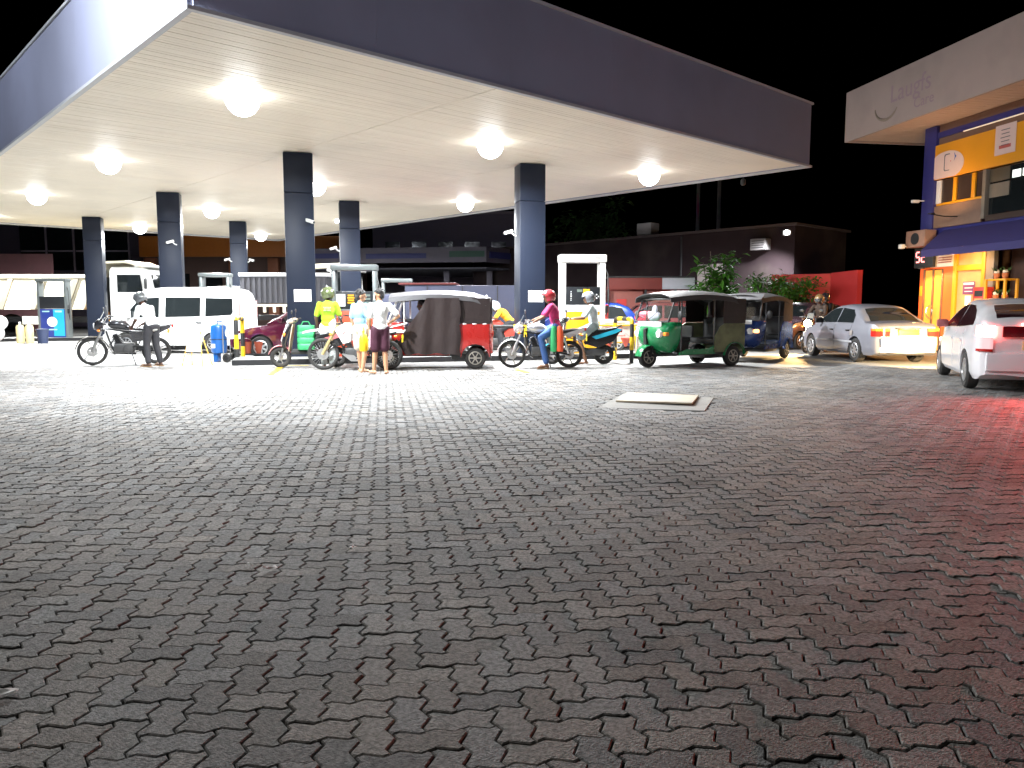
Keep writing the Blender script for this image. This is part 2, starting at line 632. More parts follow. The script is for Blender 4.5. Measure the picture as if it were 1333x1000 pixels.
def block(horizontal, full):
    base = wavy(horizontal)
    o1 = inset(base, GAP * .5)
    o2 = inset(base, GAP * .5 + .0042)
    n = len(base)
    if full:
        vs = [(x, y, -.034) for x, y in o1] + [(x, y, -.004) for x, y in o1] + [(x, y, 0) for x, y in o2]
        lay = 2
    else:
        vs = [(x, y, -.026) for x, y in o1] + [(x, y, 0) for x, y in o2]
        lay = 1
    fs = []
    for k in range(lay):
        fs += [(k * n + i, k * n + (i + 1) % n, (k + 1) * n + (i + 1) % n, (k + 1) * n + i) for i in range(n)]
    fs.append([lay * n + i for i in range(n)])
    return vs, fs
BLK = {(h, f): block(h, f) for h in (True, False) for f in (True, False)}
MAN = [at(778, 531), at(812, 512.5), at(929, 518), at(917, 535)]
def inside(p, poly, grow=0.0):
    c = sum((V(q) for q in poly), V()) / len(poly)
    s = 0
    n = len(poly)
    for i in range(n):
        a, b = c + (V(poly[i]) - c) * (1 + grow), c + (V(poly[(i + 1) % n]) - c) * (1 + grow)
        s += 1 if (b.x - a.x) * (p.y - a.y) - (b.y - a.y) * (p.x - a.x) > 0 else -1
    return abs(s) == n
ca, sa = math.cos(PAVE_YAW), math.sin(PAVE_YAW)
rp = random.Random(3)
spots = []
for i in range(-170, 171):
    for j in range(-40, 200):
        k = (i - j) % 4
        if k == 0:
            lx, ly, hz = (i + 1) * UNIT, (j + .5) * UNIT, True
        elif k == 2:
            lx, ly, hz = (i + .5) * UNIT, j * UNIT, False
        else:
            continue
        x, y = lx * ca - ly * sa, lx * sa + ly * ca
        if y < 1.5 or y > PAVE_END or abs(x) > .69 * y + 2.2:
            continue
        if inside(V((x, y, 0)), MAN):
            continue
        spots.append((x, y, hz))
spots.sort(key=lambda s: (0 if (s[1] > 2.12 and abs(s[0]) < .665 * s[1]) else 1, s[1]))
pm = {}
for h in (True, False):
    me = bpy.data.meshes.new('paver')
    me.from_pydata(*BLK[(h, True)][:1], [], BLK[(h, True)][1])
    me.materials.append(PAVER)
    pm[h] = me
fv, ff, ft = [], [], []
for idx, (x, y, hz) in enumerate(spots):
    z = swell(x, y) + rp.uniform(-.0028, .0028) - .004
    if rp.random() < .03:
        z += rp.choice((-.002, .004))
    ya = PAVE_YAW + R(rp.gauss(0, .7))
    tx, ty = R(rp.gauss(0, .55)), R(rp.gauss(0, .55))
    x, y = x + rp.gauss(0, .0009), y + rp.gauss(0, .0009)
    if idx < 300:
        o = bpy.data.objects.new('paver', pm[hz])
        COL.objects.link(o)
        o.parent = paving
        o.location = (x, y, z)
        o.rotation_euler = (tx, ty, ya)
    else:
        M = MX.Translation((x, y, z)) @ MX.Rotation(ya, 4, 'Z') @ MX.Rotation(ty, 4, 'Y') @ MX.Rotation(tx, 4, 'X')
        bv, bf = BLK[(hz, y < 5.5)]
        k = len(fv)
        fv += [tuple(M @ V(p)) for p in bv]
        ff += [[q + k for q in f] for f in bf]
        ft += [rp.random()] * len(bf)
me = bpy.data.meshes.new('paver_field')
me.from_pydata(fv, [], ff)
me.materials.append(PAVER)
a = me.attributes.new('tone', 'FLOAT', 'FACE')
a.data.foreach_set('value', ft)
o = bpy.data.objects.new('paver_field', me)
COL.objects.link(o)
o.parent = paving
o['kind'] = 'stuff'

# ---- painted bay lines, half worn away
LINE = mat('yellow_road_paint', (.7, .5, .03), .6, var=.2, scale=9, dirt=.3)
def stroke(p, q, wd, z=.006):
    p, q = V(p), V(q)
    d = (q - p).normalized()
    s = V((-d.y, d.x, 0)) * wd / 2
    vs, fs, n = [], [], 14
    rr = random.Random(int(p.x * 100))
    for i in range(n + 1):
        c = p + (q - p) * i / n
        for t in (s, -s):
            e = t * rr.uniform(.75, 1.05)
            vs.append((c.x + e.x, c.y + e.y, z))
    for i in range(n):
        fs.append((2 * i, 2 * i + 1, 2 * i + 3, 2 * i + 2))
    return MB().add(vs, fs)
for p, q, wd in ((at(352, 488), at(367, 477), .13), (at(300, 494.5), at(328, 494), .10), (at(372, 476.2), at(402, 476), .10),
                 (at(672, 481), at(687, 485), .12), (at(520, 478.5), at(575, 478), .09)):
    struct('road_marking', stroke(p, q, wd), LINE, smooth=0)

# ---- manhole
CONC = mat('old_concrete', (.3, .285, .26), .85, var=.2, scale=5, bump=.4, bscale=60, dirt=.3)
mh = thing('manhole', 'rectangular manhole with a tan steel plate lying askew on its concrete surround', 'manhole', ((MAN[0] + MAN[2]) / 2))
mc = mh.location.copy()
b_ = MB()
b_.add([tuple(p - mc + V((0, 0, -.05))) for p in MAN] + [tuple(p - mc + V((0, 0, .004))) for p in MAN], [(4, 5, 6, 7), (0, 1, 5, 4), (1, 2, 6, 5), (2, 3, 7, 6), (3, 0, 4, 7)])
b_.build('surround', CONC, mh, 0)
PL = [at(801.5, 524), at(817, 512.5), at(909.5, 517.3), at(901, 529)]
PLATE = mat('rusty_plate', (.36, .29, .2), .6, .2, var=.25, scale=4, bump=.2, dirt=.35)
zz = [.03, .02, .035, .05]
b_ = MB()
b_.add([tuple(p - mc + V((0, 0, z - .022))) for p, z in zip(PL, zz)] + [tuple(p - mc + V((0, 0, z))) for p, z in zip(PL, zz)], [(4, 5, 6, 7), (3, 2, 1, 0), (0, 1, 5, 4), (1, 2, 6, 5), (2, 3, 7, 6), (3, 0, 4, 7)])
b_.build('cover_plate', PLATE, mh, 0)

# ---- scraps of litter on the paving
LIT = ['crumpled white paper scrap lying on the dark paving', 'small torn white scrap beside the crumpled one on the paving', 'white paper scrap alone further out on the paving', 'thin pale twig-like scrap at the left edge of the paving']
for (px, py, s), lb in zip(((352, 742, .06), (325, 738, .035), (460, 715, .045), (8, 905, .06)), LIT):
    p = at(px, py)
    rr = random.Random(px)
    gr = [[(i * s * .35 - s * .5, j * s * .22 - s * .3, .004 + rr.uniform(0, .012)) for j in range(4)] for i in range(4)]
    o = MB().sheet(gr, .001).build('litter', PAPER, None, 0)
    o.location = p + V((0, 0, .004))
    o.rotation_euler = (0, 0, rr.uniform(0, 6))
    tag(o, lb, 'litter')

# ------------------------------------------------------------------ the pump canopy
FASC = mat('fascia_grey_cladding', (.26, .27, .36), .6, var=.08, scale=1.2, dirt=.18)
SOFM = mat('soffit_cream_metal', (.85, .76, .62), .5, var=.06, scale=1.1, dirt=.1)
TRIMM = mat('fascia_trim', (.45, .45, .46), .4, var=.08)
ROOFM = mat('roof_sheet', (.15, .15, .16), .6)
can = thing('canopy', 'huge flat pump canopy with grey fascia and cream strip ceiling', 'canopy', CA)
can.rotation_euler = (0, 0, math.atan2(CU.y, CU.x))
# in canopy space: x along the front fascia, y back along the side
def fpanels(n, length, along_x, fixed, sgn):
    for i in range(n):
        a, b = length * i / n + .0012, length * (i + 1) / n - .0012
        c = ((a + b) / 2, fixed, SOFF + FAS / 2 - .02) if along_x else (fixed, (a + b) / 2, SOFF + FAS / 2 - .02)
        sz = (b - a, .05, FAS) if along_x else (.05, b - a, FAS)
        MB().box(c, sz).build('fascia_panel', FASC, can, 0)
fpanels(6, CLEN_U, True, -.03, -1)
fpanels(12, CLEN_V, False, -.03, -1)
fpanels(6, CLEN_U, True, CLEN_V + .03, 1)
fpanels(12, CLEN_V, False, CLEN_U + .03, 1)
t_ = MB()
for c, sz in (((CLEN_U / 2, -.045, SOFF - .045), (CLEN_U + .18, .09, .05)), ((CLEN_U / 2, CLEN_V + .045, SOFF - .045), (CLEN_U + .18, .09, .05)),
              ((-.045, CLEN_V / 2, SOFF - .045), (.09, CLEN_V - .01, .05)), ((CLEN_U + .045, CLEN_V / 2, SOFF - .045), (.09, CLEN_V - .01, .05))):
    t_.box(c, sz)
t_.build('edge_trim', TRIMM, can, 0)
t_ = MB()
for c, sz in (((CLEN_U / 2, -.035, SOFF + FAS), (CLEN_U + .14, .1, .05)), ((-.035, CLEN_V / 2, SOFF + FAS), (.1, CLEN_V - .03, .05))):
    t_.box(c, sz)
t_.build('parapet_cap', TRIMM, can, 0)
B('roof', ROOFM, (CLEN_U / 2, CLEN_V / 2, SOFF + .5), (CLEN_U - .02, CLEN_V - .02, .06), can)
# ceiling of narrow strips, broken at the two column lines
secs = [(0.0, 5.1), (5.1, 10.25), (10.25, CLEN_U)]
sp = .1
rs = random.Random(5)
for (a, b) in secs:
    s_ = MB()
    for k in range(int(CLEN_V / sp) + 1):
        y0, y1 = k * sp + .004, min((k + 1) * sp - .004, CLEN_V - .005)
        if y1 <= y0: continue
        dz = rs.uniform(-.0015, .0015)
        s_.box(((a + b) / 2, (y0 + y1) / 2, SOFF + .012 + dz), (b - a - .016, y1 - y0, .02))
    o = s_.build('ceiling_strips', SOFM, can, 0)
    o['kind'] = 'stuff'
B('ceiling_backing', mat('dark_void', (.06, .055, .05), .9), (CLEN_U / 2, CLEN_V / 2, SOFF + .05), (CLEN_U - .01, CLEN_V - .01, .03), can)
# the lights
LAMPM = mat('lit_lens', (1, 1, 1), .4, emit=(.95, .98, 1), estr=16.0, var=0)
HOUSE = mat('fitting_white', (.8, .8, .8), .4)
names_u = ('in the row along the side fascia', 'in the middle row', 'in the row along the right edge')
names_v = ('first from the front', 'second from the front', 'third from the front', 'furthest back')
for iu, u in enumerate(LAMP_U):
    for iv, v in enumerate(LAMP_V):
        t = thing('ceiling_light', 'round lit canopy light, %s %s' % (names_v[iv], names_u[iu]), 'light', cuv(u, v, SOFF), 0, 'lit lamps in the pump canopy')
        MB().lathe([(.0, 0), (.3, 0), (.3, -.011), (.0, -.011)], n=24).build('housing', HOUSE, t)
        MB().lathe([(.27, -.012)] + [(.29 * math.sin(R(a)), -.08 + .29 * math.cos(R(a))) for a in range(78, 180, 9)] + [(.0, -.37)], n=32).build('lens', LAMPM, t)  # lens bulges into a bowl so its shape gives the round glare

# ------------------------------------------------------------------ columns, each with its side turned 15 degrees
COLM = mat('column_blue_grey', (.015, .02, .035), .42, var=.08, scale=1.5, dirt=.1, spec=.15)
CYAW = R(15)
CNAME = ['dark blue column of the front pair nearer the white van', 'dark blue column right of the red three-wheeler with a white notice', 'dark blue column behind the white van roof', 'dark blue column behind the two barefoot men', 'dark blue column in front of the dump truck', 'slim dark blue column furthest back over the van roof']
CPOS = [(-5.13, 18.95), (.46, 20.4), (-11.02, 25.3), (-5.66, 27.3), (-17.11, 32.05), (-11.77, 33.7)]
for (x, y), nm in zip(CPOS, CNAME):
    t = thing('canopy_column', nm, 'column', (x, y, 0), CYAW, 'canopy columns')
    MB().box((0, 0, 2.1), (.68, .58, 3.9), 0, .025).build('lower_cladding', COLM, t)
    MB().box((0, 0, 4.52), (.68, .58, .93), 0, .025).build('upper_cladding', COLM, t)
    B('plinth', CONC, (0, 0, .08), (.8, .7, .16), t, .02)
    if CNAME.index(nm) < 2:
        B('notice', PAPER, ((.03 if y < 19.5 else .08), -.295, 1.63), (.4, .006, .29), t)
        pr = MB()
        rr = random.Random(2)
        for k in range(5):
            pr.box((.03 + (.05 if y > 19.5 else 0), -.2995, 1.73 - k * .045), (rr.uniform(.15, .3), .001, .008))
        pr.build('print', mat('faint_print', (.6, .6, .62), .7), t, 0)
    if CNAME.index(nm) == 1:
        # worn stencil marks low on the column
        s_ = MB()
        for dx in (-.1, .0, .11, .2):
            s_.box((dx - .03, -.2915, .95), (.06, .002, .1))
        for k in range(7):
            s_.box((-.13 + k * .055, -.2915, .76), (.035, .002, .05))
        s_.build('worn_stencil', mat('pale_stencil', (.4, .43, .48), .6), t, 0)

# security cameras on the columns and under the ceiling
CAMW = mat('camera_white', (.75, .75, .73), .35)
def seccam(x, y, z, yaw, label, host):
    t = thing('security_camera', label, 'camera', (x, y, z), yaw, 'security cameras')
    MB().tube([(-.1, 0, -.02), (-.04, 0, 0), (.02, 0, .05)], .018).build('bracket', CAMW, t)
    MB().box((.1, 0, .07), (.24, .085, .08), 0, .02, MX.Rotation(R(18), 3, 'Y')).build('body', CAMW, t)
    MB().lathe([(.0, 0), (.03, 0), (.03, .02), (0, .02)], (.215, 0, .035), 'X', 12).build('lens', BLACKPL, t)
for px, py, Y, yw, lb in ((399, 292, 18.75, -25, 'white security camera on the front column above the green-shirted rider'),
                          (226, 318, 24.95, -160, 'white security camera on the column behind the van'),
                          (299, 340, 33.3, 190, 'left one of two security cameras on the furthest column'),
                          (325, 341, 33.4, -20, 'right one of two security cameras on the furthest column'),
                          (667, 306, 20.1, 190, 'small white security camera beside the column right of the red three-wheeler'),
                          (438, 326, 26.9, 190, 'small white security camera on the column behind the barefoot men')):
    p = far(px, py, Y)
    seccam(p.x, p.y, p.z, R(yw), lb, None)
p = far(968, 219, 21.9)
t = thing('hanging_siren', 'small dark siren hanging from the ceiling edge near the right corner', 'siren', (p.x, p.y, SOFF))
MB().tube([(0, 0, 0), (0, 0, -.12)], .012).build('stem', DARKMET, t)
MB().lathe([(.03, -.1), (.07, -.14), (.075, -.24), (.045, -.28), (0, -.28)], n=14).build('horn', BLACKPL, t)
p = far(439, 288, 26.8)
t = thing('column_floodlight', 'small lit floodlight on the column behind the barefoot men', 'light', (p.x, p.y, p.z))
MB().box((0, 0, 0), (.12, .1, .12), 0, .02).build('housing', HOUSE, t)
MB().ball((0, -.06, 0), (.07, .03, .07), 12, 8).build('lens', mat('flood_lens', (1, 1, 1), .4, emit=(.95, .98, 1), estr=26, var=0), t)

# ------------------------------------------------------------------ pump islands
KERB = mat('island_kerb', (.3, .3, .29), .8, var=.15, scale=4, bump=.3, dirt=.3)
def island(x0, x1, host, label):
    t = thing('pump_island', label, 'pump island', (host[0], host[1], 0), CYAW)
    MB().box(((x0 + x1) / 2, 0, .05), (x1 - x0, 1.25, .16), 0, .03).build('slab', KERB, t)
    k = MB()
    for s in (-1, 1):
        k.box(((x0 + x1) / 2, s * .64, .05), (x1 - x0, .03, .15))
    k.build('steel_edge', DARKMET, t, 0)
island(-1.6, 9.0, CPOS[0], 'raised concrete pump island under the front pair of columns')
island(-1.8, 8.6, CPOS[2], 'raised concrete pump island under the middle pair of columns')
island(-3.4, 8.0, CPOS[4], 'raised concrete pump island under the back pair of columns')

FRAMEG = mat('pump_frame_grey', (.16, .18, .18), .35, .3, var=.06)
FRAMEW = mat('pump_frame_white', (.8, .78, .73), .4, var=.05)
DISP = mat('pump_display_black', (.02, .022, .025), .3, spec=.3)
def pump(x, y, w, h, frame, lower, label, disp=(1.35, 1.85), lower_top=1.2, extra=None, thick=.2, post=.13):
    t = thing('fuel_dispenser', label, 'fuel pump', (x, y, .13), CYAW * .3, 'fuel dispensers')
    h -= .13
    d0, d1 = disp[0] - .13, disp[1] - .13
    lt = lower_top - .13
    D = .5
    for s in (-1, 1):
        MB().box((s * (w / 2 - post / 2), 0, h / 2 - thick / 2), (post, D * .8, h - thick), 0, .015).build('post', frame, t)
    MB().box((0, 0, h - thick / 2), (w + .04, D, thick), 0, .03).build('top_beam', frame, t)
    B('display_head', DISP, (0, 0, (d0 + d1) / 2), (w - 2 * post - .004, D * .86, d1 - d0), t, .01)
    B('band', frame, (0, 0, (d0 + lt) / 2), (w - 2 * post - .004, D * .84, d0 - lt - .004), t, .008)
    B('cabinet', lower, (0, 0, lt / 2), (w - 2 * post - .004, D * .84, lt - .004), t, .008)
    hs = MB()
    hs.tube([(w / 2 - .02, -.1, h - .3), (w / 2 + .06, -.16, h - .5), (w / 2 + .1, -.2, h * .45), (w / 2 + .09, -.2, h * .3), (w / 2 + .03, -.16, h * .42)], .016)
    hs.build('hose', BLACKPL, t)
    nz = MB().box((w / 2 + .04, -.17, h * .45), (.07, .06, .2), 0, .015).tube([(w / 2 + .04, -.17, h * .5), (w / 2 + .06, -.22, h * .55), (w / 2 + .07, -.26, h * .5)], .012)
    nz.build('nozzle', DARKMET, t)
    return t, d0, d1, lt, D
YEL = mat('pump_yellow', (.7, .34, .01), .35, var=.05, coat=.3)
ORR = mat('pump_orange_red', (.5, .06, .02), .4, var=.08)
t, d0, d1, lt, D = pump(1.85, 20.65, 1.2, 2.72, FRAMEW, YEL, 'tall white framed fuel dispenser with yellow cabinet right of the column', (1.41, 1.88), 1.23, thick=.2, post=.15)
f_ = -D * .43 - .004
B('sticker', mat('amber_sticker', (.85, .45, .01), .5), (.09, f_, d1 - .13), (.17, .004, .15), t)
pr = MB()
for k in range(6): pr.box((-.32, f_, d1 - .12 - k * .045), (.025, .003, .02))
for dx, dz in ((.36, -.2), (.31, -.25), (.41, -.25), (.36, -.29)): pr.box((dx, f_, d1 + dz), (.03, .003, .03))
pr.build('button_print', PAPER, t, 0)
B('label_plate', PAPER, (.32, -D * .42 - .004, lt - .17), (.3, .004, .17), t)
pr = MB()
for k in range(3): pr.box((.3, -D * .42 - .0075, lt - .13 - k * .04), (.2, .002, .012))
pr.build('label_print', INKGREY, t, 0)
B('maker_mark', INKGREY, (.38, -D * .5 - .003, 2.5), (.16, .003, .025), t)
B('display_window', mat('lcd_grey', (.14, .17, .15), .2), (-.09, f_, d1 - .1), (.14, .004, .07), t)

t, d0, d1, lt, D = pump(-3.9, 19.35, 1.09, 2.4, FRAMEG, ORR, 'grey framed fuel dispenser behind the green-shirted rider with a white sheet stuck on it', (1.3, 1.74), 1.26, thick=.15, post=.1)
f_ = -D * .43 - .004
B('taped_sheet', PAPER, (-.33, f_, d1 - .22), (.22, .004, .3), t)
s_ = MB()
for k in range(4): s_.box((-.08, f_, d1 - .1 - k * .06), (.15 + .02 * (k % 2), .004, .04))
s_.build('yellow_print', YEL, t, 0)
pr = MB()
for k in range(3): pr.box((.25, f_, d1 - .1 - k * .09), (.28, .004, .05))
pr.build('display_window', mat('lcd_grey', (.14, .17, .15), .2), t, 0)
B('maker_mark', INKGREY, (-.2, -D * .5 - .003, 2.2), (.18, .003, .03), t)

BLU = mat('pump_deep_blue', (.02, .04, .22), .35, var=.05)
CYA = mat('pump_cyan', (.02, .35, .62), .35, var=.05)
t, d0, d1, lt, D = pump(-18.55, 31.5, 1.15, 2.5, FRAMEG, BLU, 'grey framed fuel dispenser with blue and cyan panel in front of the dump truck', (1.3, 1.78), 1.28, thick=.12, post=.1)
f_ = -D * .42 - .004
B('cyan_panel', CYA, (.24, f_, lt / 2 + .02), (.42, .004, lt - .08), t)
MB().lathe([(0, 0), (.2, 0), (.2, -.004), (0, -.004)], (-.02, f_ - .003, lt * .55), 'Y', 28).build('round_emblem', PAPER, t)
s_ = MB().lathe([(.08, 0), (.1, 0), (.1, -.002), (.08, -.002)], (-.02, f_ - .0085, lt * .57), 'Y', 24)
s_.box((-.02, f_ - .0085, lt * .57), (.03, .002, .1))
s_.build('emblem_mark', mat('emblem_red', (.5, .15, .2), .5), t, 0)
for c, sz in (((-.25, f_ - .002, lt - .1), (.28, .002, .05)), ((.24, f_ - .0055, lt - .1), (.26, .002, .07)), ((-.02, f_ - .0055, lt * .28), (.36, .002, .05))):
    B('panel_print', mat('pale_print', (.35, .6, .6), .5), c, sz, t)
pump(-9.75, 25.65, .96, 2.46, FRAMEG, ORR, 'grey pump frame showing just above the roof of the white van', thick=.12, post=.1)
pump(-4.1, 27.75, 1.04, 2.36, FRAMEG, ORR, 'pale grey pump frame standing behind the red three-wheeler windscreen', thick=.13, post=.1)
# ------------------------------------------------------------------ shop on the right, two storeys under its own roof slab
# shop space: x along the front from its far corner towards the viewer, -y outwards
SW = V((12.74, 24.3, 0))
shop = thing('shop', 'orange and yellow two storey shop with dark blue awning and projecting roof slab', 'shop', SW, math.atan2(-.986, .165))
SHF = mat('shop_fascia_lilac', (.46, .35, .3), .6, var=.08, scale=2, dirt=.15)
SHS = mat('shop_soffit', (.62, .45, .33), .55, var=.1)
ORANGE = mat('orange_wall', (.8, .13, .02), .5, var=.08, bump=.1, coat=.15)
YFR = mat('yellow_frame', (.75, .33, .01), .45, var=.08)
NAVY = mat('navy_paint', (.03, .03, .16), .45, var=.15)
BRWN = mat('brown_render', (.2, .11, .07), .7, var=.2, bump=.2)
TAUPE = mat('taupe_panel', (.24, .2, .15), .6, var=.15)
DIMW = mat('dim_room', (.25, .18, .1), .8)
XE = 11.0
def sb(name, m, x0, x1, y0, y1, z0, z1, ch=0.0, par=shop):
    return B(name, m, ((x0 + x1) / 2, (y0 + y1) / 2, (z0 + z1) / 2), (x1 - x0, y1 - y0, z1 - z0), par, ch)
sb('roof_fascia', SHF, -2.0, XE, -1.52, -1.42, 6.72, 8.3, .01)
sb('roof_end_fascia', SHF, -2.0, -1.9, -1.41, 6, 6.72, 8.3, .01)
s_ = MB()
for k in range(60):
    x = -1.88 + k * .215
    s_.box((x + .1, 2.2, 6.79), (.19, 7.2, .03))
o = s_.build('soffit_strip', SHS, shop, 0)
o['kind'] = 'stuff'
sb('roof_slab', BRWN, -1.9, XE, -1.4, 5.9, 6.84, 8.2)
# faded emblem on the roof fascia: a swoosh under ghost lettering
FADE = mat('faded_mauve', (.38, .26, .28), .6)
FADG = mat('faded_olive', (.31, .24, .18), .6)
sw = []
for k in range(15):
    a = R(185 + k * 10.5)
    sw.append((.62 + .42 * math.cos(a) * 1.3 - .5, -1.527, 7.42 + .45 * math.sin(a)))
MB().tube(sw, [.012 + .035 * math.sin(PI * k / 14) for k in range(15)], 6).build('faded_swoosh', FADG, shop)
letters('faded_lettering', 'Laugfs', .72, FADE, shop, (1.15, -1.524, 7.62), (PI / 2, 0, 0), .001)
letters('faded_lettering', 'Care', .42, FADE, shop, (1.75, -1.524, 7.12), (PI / 2, 0, 0), .001)
# upper storey
sb('corner_pillar', NAVY, 0, .5, -.1, .5, 2.9, 6.76, .01)
sb('upper_wall', BRWN, .505, XE, 0, .15, 6.17, 6.76)
sb('end_wall', BRWN, .02, .16, .51, 6, 0, 6.76)
sb('blue_beam', NAVY, .505, XE, -.06, -.003, 6.38, 6.55, .01)
sb('tube_light', mat('dim_tube', (.7, .6, .5), .4, emit=(1, .75, .5), estr=.5), 1.6, XE, -.1, -.07, 6.34, 6.37)
SIGNY = mat('sign_amber', (.8, .34, .02), .4, var=.15, scale=.8)
PINKW = mat('sign_pale', (.72, .55, .5), .5, var=.05)
sg = sb('sign_board', SIGNY, .51, XE, -.12, -.02, 5.15, 6.16, .01)
MB().prism([(max(.515, 1.0 + .72 * math.cos(2 * PI * k / 40)), max(5.155, 5.5 + .42 * math.sin(2 * PI * k / 40))) for k in range(40)], -.128, -.1205).build('oval_patch', PINKW, sg, 0)
s_ = MB()
s_.prism([(.93, 5.38), (.97, 5.34), (1.14, 5.34), (1.16, 5.36), (1.0, 5.36), (.96, 5.4), (.96, 5.76), (1.0, 5.8), (1.16, 5.8), (1.14, 5.83), (.97, 5.83), (.93, 5.79)], -.136, -.13)
s_.build('phone_drawing', INKGREY, sg, 0)
MB().prism([(1.33, 5.58), (1.37, 5.66), (1.42, 5.7), (1.38, 5.74), (1.33, 5.82), (1.36, 5.7)], -.136, -.13).build('blue_drawing', mat('print_blue', (.03, .1, .4), .5), sg, 0)
MB().ball((1.2, -.133, 5.6), (.018, .004, .018)).build('red_dot', mat('print_red', (.6, .05, .05), .5), sg)
po = sb('poster', PINKW, 2.85, 3.55, -.135, -.125, 5.42, 6.2, 0, sg)
rr = random.Random(4)
s_ = MB()
for k in range(5): s_.box((3.2, -.1375, 6.06 - k * .1), (rr.uniform(.25, .45), .002, .022))
s_.build('poster_print', INKGREY, sg, 0)
MB().box((3.2, -.1375, 5.62), (.4, .002, .09)).build('poster_print', mat('poster_red', (.5, .12, .1), .6), sg, 0)
# upper windows
wb = sb('upper_window', mat('dim_pane', (.05, .035, .03), .15, coat=.3), .56, 2.4, .03, .05, 4.42, 5.14)
for x in (1.22, 1.95): sb('mullion', YFR, x, x + .13, -.03, .026, 4.45, 5.13, .005, wb)
sb('sill', YFR, .56, 2.4, -.035, .026, 4.38, 4.445, .005, wb)
sb('white_jamb', WHITEPT, .515, .7, -.02, .028, 4.45, 5.13, .005, wb)
sb('post', TAUPE, 2.41, 2.53, -.08, .1, 3.8, 5.14, .008)
sb('parapet_panel', mat('parapet_taupe', (.25, .15, .1), .65, var=.2), .515, 2.4, -.06, .0, 3.72, 4.37, .01)
wb = sb('upper_window', DARKGLASS, 2.55, XE, .05, .07, 3.9, 5.14)
sb('lower_panel', TAUPE, 2.56, 3.25, .02, .045, 4.35, 4.72, .004, wb)
sb('upper_panel', mat('dusky_panel', (.1, .08, .05), .5), 2.56, 3.25, .02, .045, 4.77, 5.12, .004, wb)
for k in range(3):
    sb('lit_shelf_pane', mat('lit_shop_pane', (.8, .85, .8), .5, emit=(.9, .97, .9), estr=1.2), 3.33 + k * .34, 3.33 + k * .34 + .27, .03, .045, 4.78, 4.98, 0, wb)
sb('dark_band', mat('dark_brown', (.05, .025, .015), .6), 2.55, XE, -.05, .04, 3.72, 3.88)
sb('blue_band', NAVY, .515, XE, -.05, .02, 3.3, 3.71, .008)
# awning
aw = MB()
gr = []
for i in range(9):
    t_ = i / 8
    gr.append([(1.0 + (XE - 1.0) * k / 24, -.06 - .72 * t_, 3.62 - .5 * t_ - .1 * t_ * t_ + .012 * math.sin(k * 2.1) * t_) for k in range(25)])
aw.sheet(gr, .02)
aw.sheet([[(1.0 + (XE - 1.0) * k / 24, -.785, 3.02 - .1 * j + .01 * math.sin(k * 3.1)) for k in range(25)] for j in range(3)], .012, (0, 1, 0))
aw.build('awning', mat('navy_canvas', (.035, .03, .13), .75, var=.2, bump=.2), shop)
# ground floor
sb('front_wall', ORANGE, .0, .16, -.02, .12, 0, 3.29)
sb('front_wall', ORANGE, 1.02, 1.42, -.02, .12, 0, 3.29)
sb('front_wall', ORANGE, .165, 1.015, -.015, .12, 2.5, 3.29)
dr = sb('glass_door', mat('lit_room_pane', (.7, .28, .05), .2, coat=.3, var=.3, emit=(1, .4, .06), estr=.5), .2, .98, .0, .02, .05, 2.47)  # warm light of the room behind is put into the glowing pane
for x in (.17, .56, .96): sb('door_frame', mat('bronze_frame', (.22, .12, .07), .4, .4), x, x + .06, -.04, -.003, .03, 2.49, .006, dr)
for x, s in ((.55, -1), (.63, 1)):
    MB().tube([(x, -.05, 1.0), (x + s * .07, -.1, 1.08), (x + s * .1, -.11, 1.2), (x + s * .07, -.1, 1.32), (x, -.05, 1.4)], .014).build('handle', CHROME, dr)
sb('wall_plate', YFR, .03, .13, -.035, -.022, 1.7, 2.0, .004)
yd = sb('yellow_door', mat('door_panel_sand', (.55, .33, .13), .5, var=.3, scale=3, dirt=.3), 1.5, 2.6, .02, .06, .05, 3.28)
for x in (1.43, 2.52): sb('door_post', YFR, x, x + .14, -.05, .018, .03, 3.29, .008, yd)
sb('transom', YFR, 1.575, 2.515, -.045, .017, 2.4, 2.56, .008, yd)
p_ = sb('notice', mat('notice_purple', (.2, .05, .15), .5), 1.8, 2.25, .008, .017, 1.72, 2.08, 0, yd)
s_ = MB().box((2.02, .006, 2.02), (.4, .003, .06)).box((2.02, .006, 1.9), (.3, .003, .025)).box((2.02, .006, 1.8), (.3, .003, .02))
s_.build('notice_print', PAPER, yd, 0)
sb('notice', PAPER, 1.9, 2.13, .008, .017, 1.4, 1.68, 0, yd)
sb('notice', PAPER, 2.33, 2.46, .008, .017, 1.57, 1.8, 0, yd)
sb('pier', TAUPE, 2.665, 2.95, -.03, .1, 0, 3.29, .008)
sb('shop_interior', mat('interior_dark', (.05, .02, .01), .7), 2.955, XE, .5, .6, 0, 3.29)
bb = sb('banner', mat('banner_pale', (.8, .62, .5), .6), .5, 1.45, -.08, -.05, 2.55, 3.2)
s_ = MB()
for x in (.95, 1.2): s_.box((x, -.0815, 3.0), (.2, .002, .09))
for k in range(3): s_.box((1.12, -.0815, 2.82 - k * .07), (.55, .002, .035))
s_.build('banner_print', mat('banner_ink', (.35, .12, .1), .6), bb, 0)
